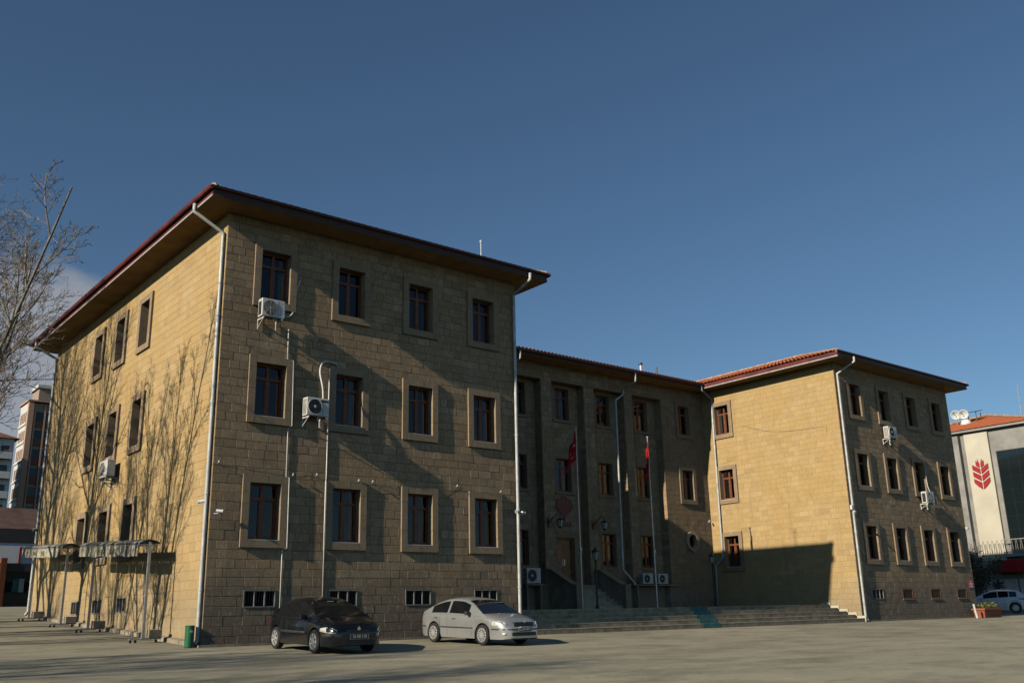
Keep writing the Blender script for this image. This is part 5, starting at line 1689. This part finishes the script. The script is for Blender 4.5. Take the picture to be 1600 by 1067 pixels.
# red ear of wheat emblem: leaves in two columns
we = empty('wheat_emblem', (X0 - .3, 7.42, 9.2)); tag(we, 'red ear of wheat emblem on the cream panel of the office building', 'emblem')
def wl(pts):
    b = MB(); b.prism(pts, lambda a, c, d: (X0 - .25 - d, 7.42 - a, 10.3 + c), .002, .08); loc(b.build('wheat_leaf', RED, we, fix=True), we)
hw = .60
for sg in (-1, 1):
    for k in range(3):
        z = .62 - k * .52
        q = [(.045, z - .34), (hw, z), (hw, z - .42), (.045, z - .80)]
        if k == 2: q = [(.045, z - .34), (hw, z), (hw, z - .34), (.36, z - .62), (.045, z - .88)]
        q2 = [(a * sg, c + (.0 if a < .1 else 0)) for a, c in q]
        # notch: white slot between leaves
        q2 = [(a, c - .035 * (i in (0, 1)) + .035 * (i in (2, 3) and k < 2)) for i, (a, c) in enumerate(q2)]
        wl(q2)
    wl([(.05 * sg, .62), (.05 * sg, .34), (.30 * sg, .50), (.30 * sg, .86), (.18 * sg, .74), (.16 * sg, .98)])
# dishes and mast on its roof
for (y, z, lb) in ((10.25, 15.55, 'left white satellite dish on the office building roof'), (9.62, 15.5, 'right white satellite dish on the office building roof')):
    t = empty('satellite_dish', (66.0, y, z)); tag(t, lb, 'satellite dish', 'dishes on the office roof')
    b = MB(); prof = [(.40 * k / 6, .12 * (k / 6) ** 2) for k in range(7)]; b.lathe(prof, 18, 'x'); d = b.build('reflector', WHITE, t, smooth=True); d.rotation_euler = (0, radians(155), radians(25)); s = d.modifiers.new('s', 'SOLIDIFY'); s.thickness = .02
    b = MB(); b.tube([(0, 0, -.1), (.1, 0, -.3), (.1, 0, -1.3)], .04, 6); b.tube([(0, 0, 0), (-.4, .1, .15)], .02, 5); b.build('mast', GALV, t)
t = empty('rooftop_frame', (66.4, 9.3, 14.4)); tag(t, 'dark metal frame with tilted panel on the office building roof', 'frame')
b = MB()
for (x, y) in ((0, -.5), (0, .5), (.8, -.5), (.8, .5)): b.tube([(x, y, -.3), (x, y, 1.2)], .035, 5)
b.build('stand', BLACKIRON, t); b = MB(); b.hexa([(-.2, -.6, 1.15), (1, -.6, 1.4), (1, .6, 1.4), (-.2, .6, 1.15), (-.2, -.6, 1.2), (1, -.6, 1.45), (1, .6, 1.45), (-.2, .6, 1.2)]); b.build('panel', DARK, t)
b = MB(); b.lathe([(.001, .32), (.3, .25), (.42, 0), (.42, -.35), (.001, -.35)], 14, c=(-.2, .3, .35)); b.build('tank', WHITE, t)
b = MB(); b.tube([(69, 6.4, 14.3), (69, 6.32, 17.7)], [.06, .025], 6); 
for k in range(7): b.tube([(69 - .1, 6.38, 15.2 + k * .33), (69 + .1, 6.38, 15.2 + k * .33)], .015, 4)
tag(b.build('antenna_mast', GALV), 'thin lattice antenna mast on the office building roof', 'antenna')

# ------------------------------------------------------------------ background on the left
ap = empty('apartment_tower', (24, 134, 3)); tag(ap, 'tall peach and grey apartment tower behind the yard wall', 'building')
def app(b, nm, mat, **k): return loc(b.build(nm, mat, ap, **k), ap)
b = MB(); b.box(22.65, 31, 130.6, 135.5, 3, 33.5); app(b, 'pale_wall', APT2)
b = MB(); b.box(22.58, 23.35, 130, 130.7, 3, 33.6); app(b, 'peach_wall', APT1)
b = MB(); b.box(23.35, 31, 130.4, 135.4, 3, 33.4); app(b, 'grey_wall', APT3)
b = MB(); b.box(22.4, 31.2, 129.7, 135.7, 33.61, 33.85); app(b, 'roof_slab', APT1)
b = MB(); b.box(24.0, 31, 131, 135, 33.85, 36.0); rh = app(b, 'roof_house', APT3)
b = MB(); b.box(23.7, 31.3, 130.6, 135.4, 36.0, 36.5); b.build('roof_cap', APT2, rh)
for x in (23.5, 24.9, 26.3, 27.7):
    b = MB(); b.box(x, x + .22, 130.1, 130.4, 3, 33.4); app(b, 'rib', APT1)
for r in range(10):
    z = 5.2 + r * 2.85
    for x in (23.78, 25.18, 26.58):
        b = MB(); b.box(x, x + 1.05, 130.3, 130.4, z, z + 1.3); w = app(b, 'window', DKGLASS)
        b = MB(); b.box(x, x + 1.05, 130.2, 130.39, z - 1.1, z - .08); b.build('balcony_panel', APT4, w)
    for y in (131.2, 132.2, 133.2, 134.2):
        b = MB(); b.box(22.58, 22.66, y, y + .55, z - .2, z + 1.3); app(b, 'window', APT3)
    b = MB(); b.box(22.5, 22.66, 130.75, 135.4, z - .75, z - .5); app(b, 'floor_band', APT2)
for (x, y) in ((23.8, 138), (26.2, 138)):
    b = MB(); b.tube([(x, y, 36.5), (x, y, 43)], .06, 5); tag(b.build('roof_mast', PALEMET), ('left' if x < 25 else 'right') + ' thin mast on the apartment tower roof', 'antenna')
hb = empty('apartment_house', (14, 122, 3)); tag(hb, 'white apartment house with brown roof left of the tower', 'building')
b = MB(); b.box(5, 19.2, 120, 132, 3, 25.9); loc(b.build('wall', APT2, hb), hb)
b = MB(); b.hexa([(4.4, 119.4, 25.9), (19.8, 119.4, 25.9), (19.8, 132.6, 25.9), (4.4, 132.6, 25.9), (8, 124, 27.6), (17, 124, 27.6), (17, 129, 27.6), (8, 129, 27.6)]); loc(b.build('roof', APT4, hb), hb)
for r in range(8):
    z = 4.6 + r * 2.7
    for x in (14.2, 15.9, 17.6):
        b = MB(); b.box(x, x + 1.0, 119.9, 120, z, z + 1.4); w = loc(b.build('window', DKGLASS, hb), hb)
    b = MB(); b.box(15.6, 18.9, 119.0, 120, z - .55, z - .35); b.box(15.6, 18.9, 119.0, 119.08, z - .35, z + .4); loc(b.build('balcony', APT2, hb), hb)
# shop row at the end of the yard
sr = empty('shop_row', (2, 40, gz(0, 40))); tag(sr, 'low dark shop row with white wall panel at the end of the yard', 'building')
def srp(b, nm, mat): return loc(b.build(nm, mat, sr), sr)
g = gz(0, 40)
b = MB(); b.box(-14, 12, 40, 50, g - .5, 5.65); srp(b, 'wall', WHITE)
b = MB(); b.box(-14.3, 12.3, 39.96, 50.3, 5.66, 6.5); srp(b, 'roof_edge', TRIM)
b = MB(); b.hexa([(-14.3, 39.96, 6.5), (12.3, 39.96, 6.5), (12.3, 50, 6.5), (-14.3, 50, 6.5), (-14.3, 44, 8.2), (12.3, 44, 8.2), (12.3, 45, 8.2), (-14.3, 45, 8.2)]); srp(b, 'roof', simple('old_roof', (0.10, 0.05, 0.035), .9, var=.25, scale=1.0))
b = MB(); b.box(-14, 12, 39.6, 40, 3.9, 4.4); srp(b, 'awning_band', TRIM)
b = MB(); b.box(-14, 12, 39.86, 39.99, g, 3.9); sf = srp(b, 'shop_front', DARK)
for x in (-1.2, .3, 1.8, 3.3, 4.8):
    b = MB(); b.box(x + .08, x + 1.35, 39.8, 39.86, g + .9, 3.3); b.build('shop_window', DKGLASS, sf)
b = MB(); b.box(2.95, 3.28, 39.5, 39.85, g, 4.7); srp(b, 'door_frame', WOOD)
b = MB(); b.box(3.75, 4.05, 39.7, 39.8, g + .9, g + 1.7); srp(b, 'poster', TURQ)
b = MB(); b.box(4.1, 4.4, 39.7, 39.8, g + .9, g + 1.7); srp(b, 'poster', CREAM)
b = MB(); b.box(3.98, 4.06, 39.93, 39.998, 4.4, 5.4); b.box(4.06, 5.6, 39.93, 39.998, 5.32, 5.4); b.box(4.6, 4.66, 39.93, 39.998, 4.7, 5.0); srp(b, 'red_sign_line', RED)
b = MB(); b.box(4.75, 5.1, 39.6, 39.8, 2.8, 3.6); srp(b, 'blue_sign', simple('blue_sign', (0.02, 0.03, 0.2), .5))
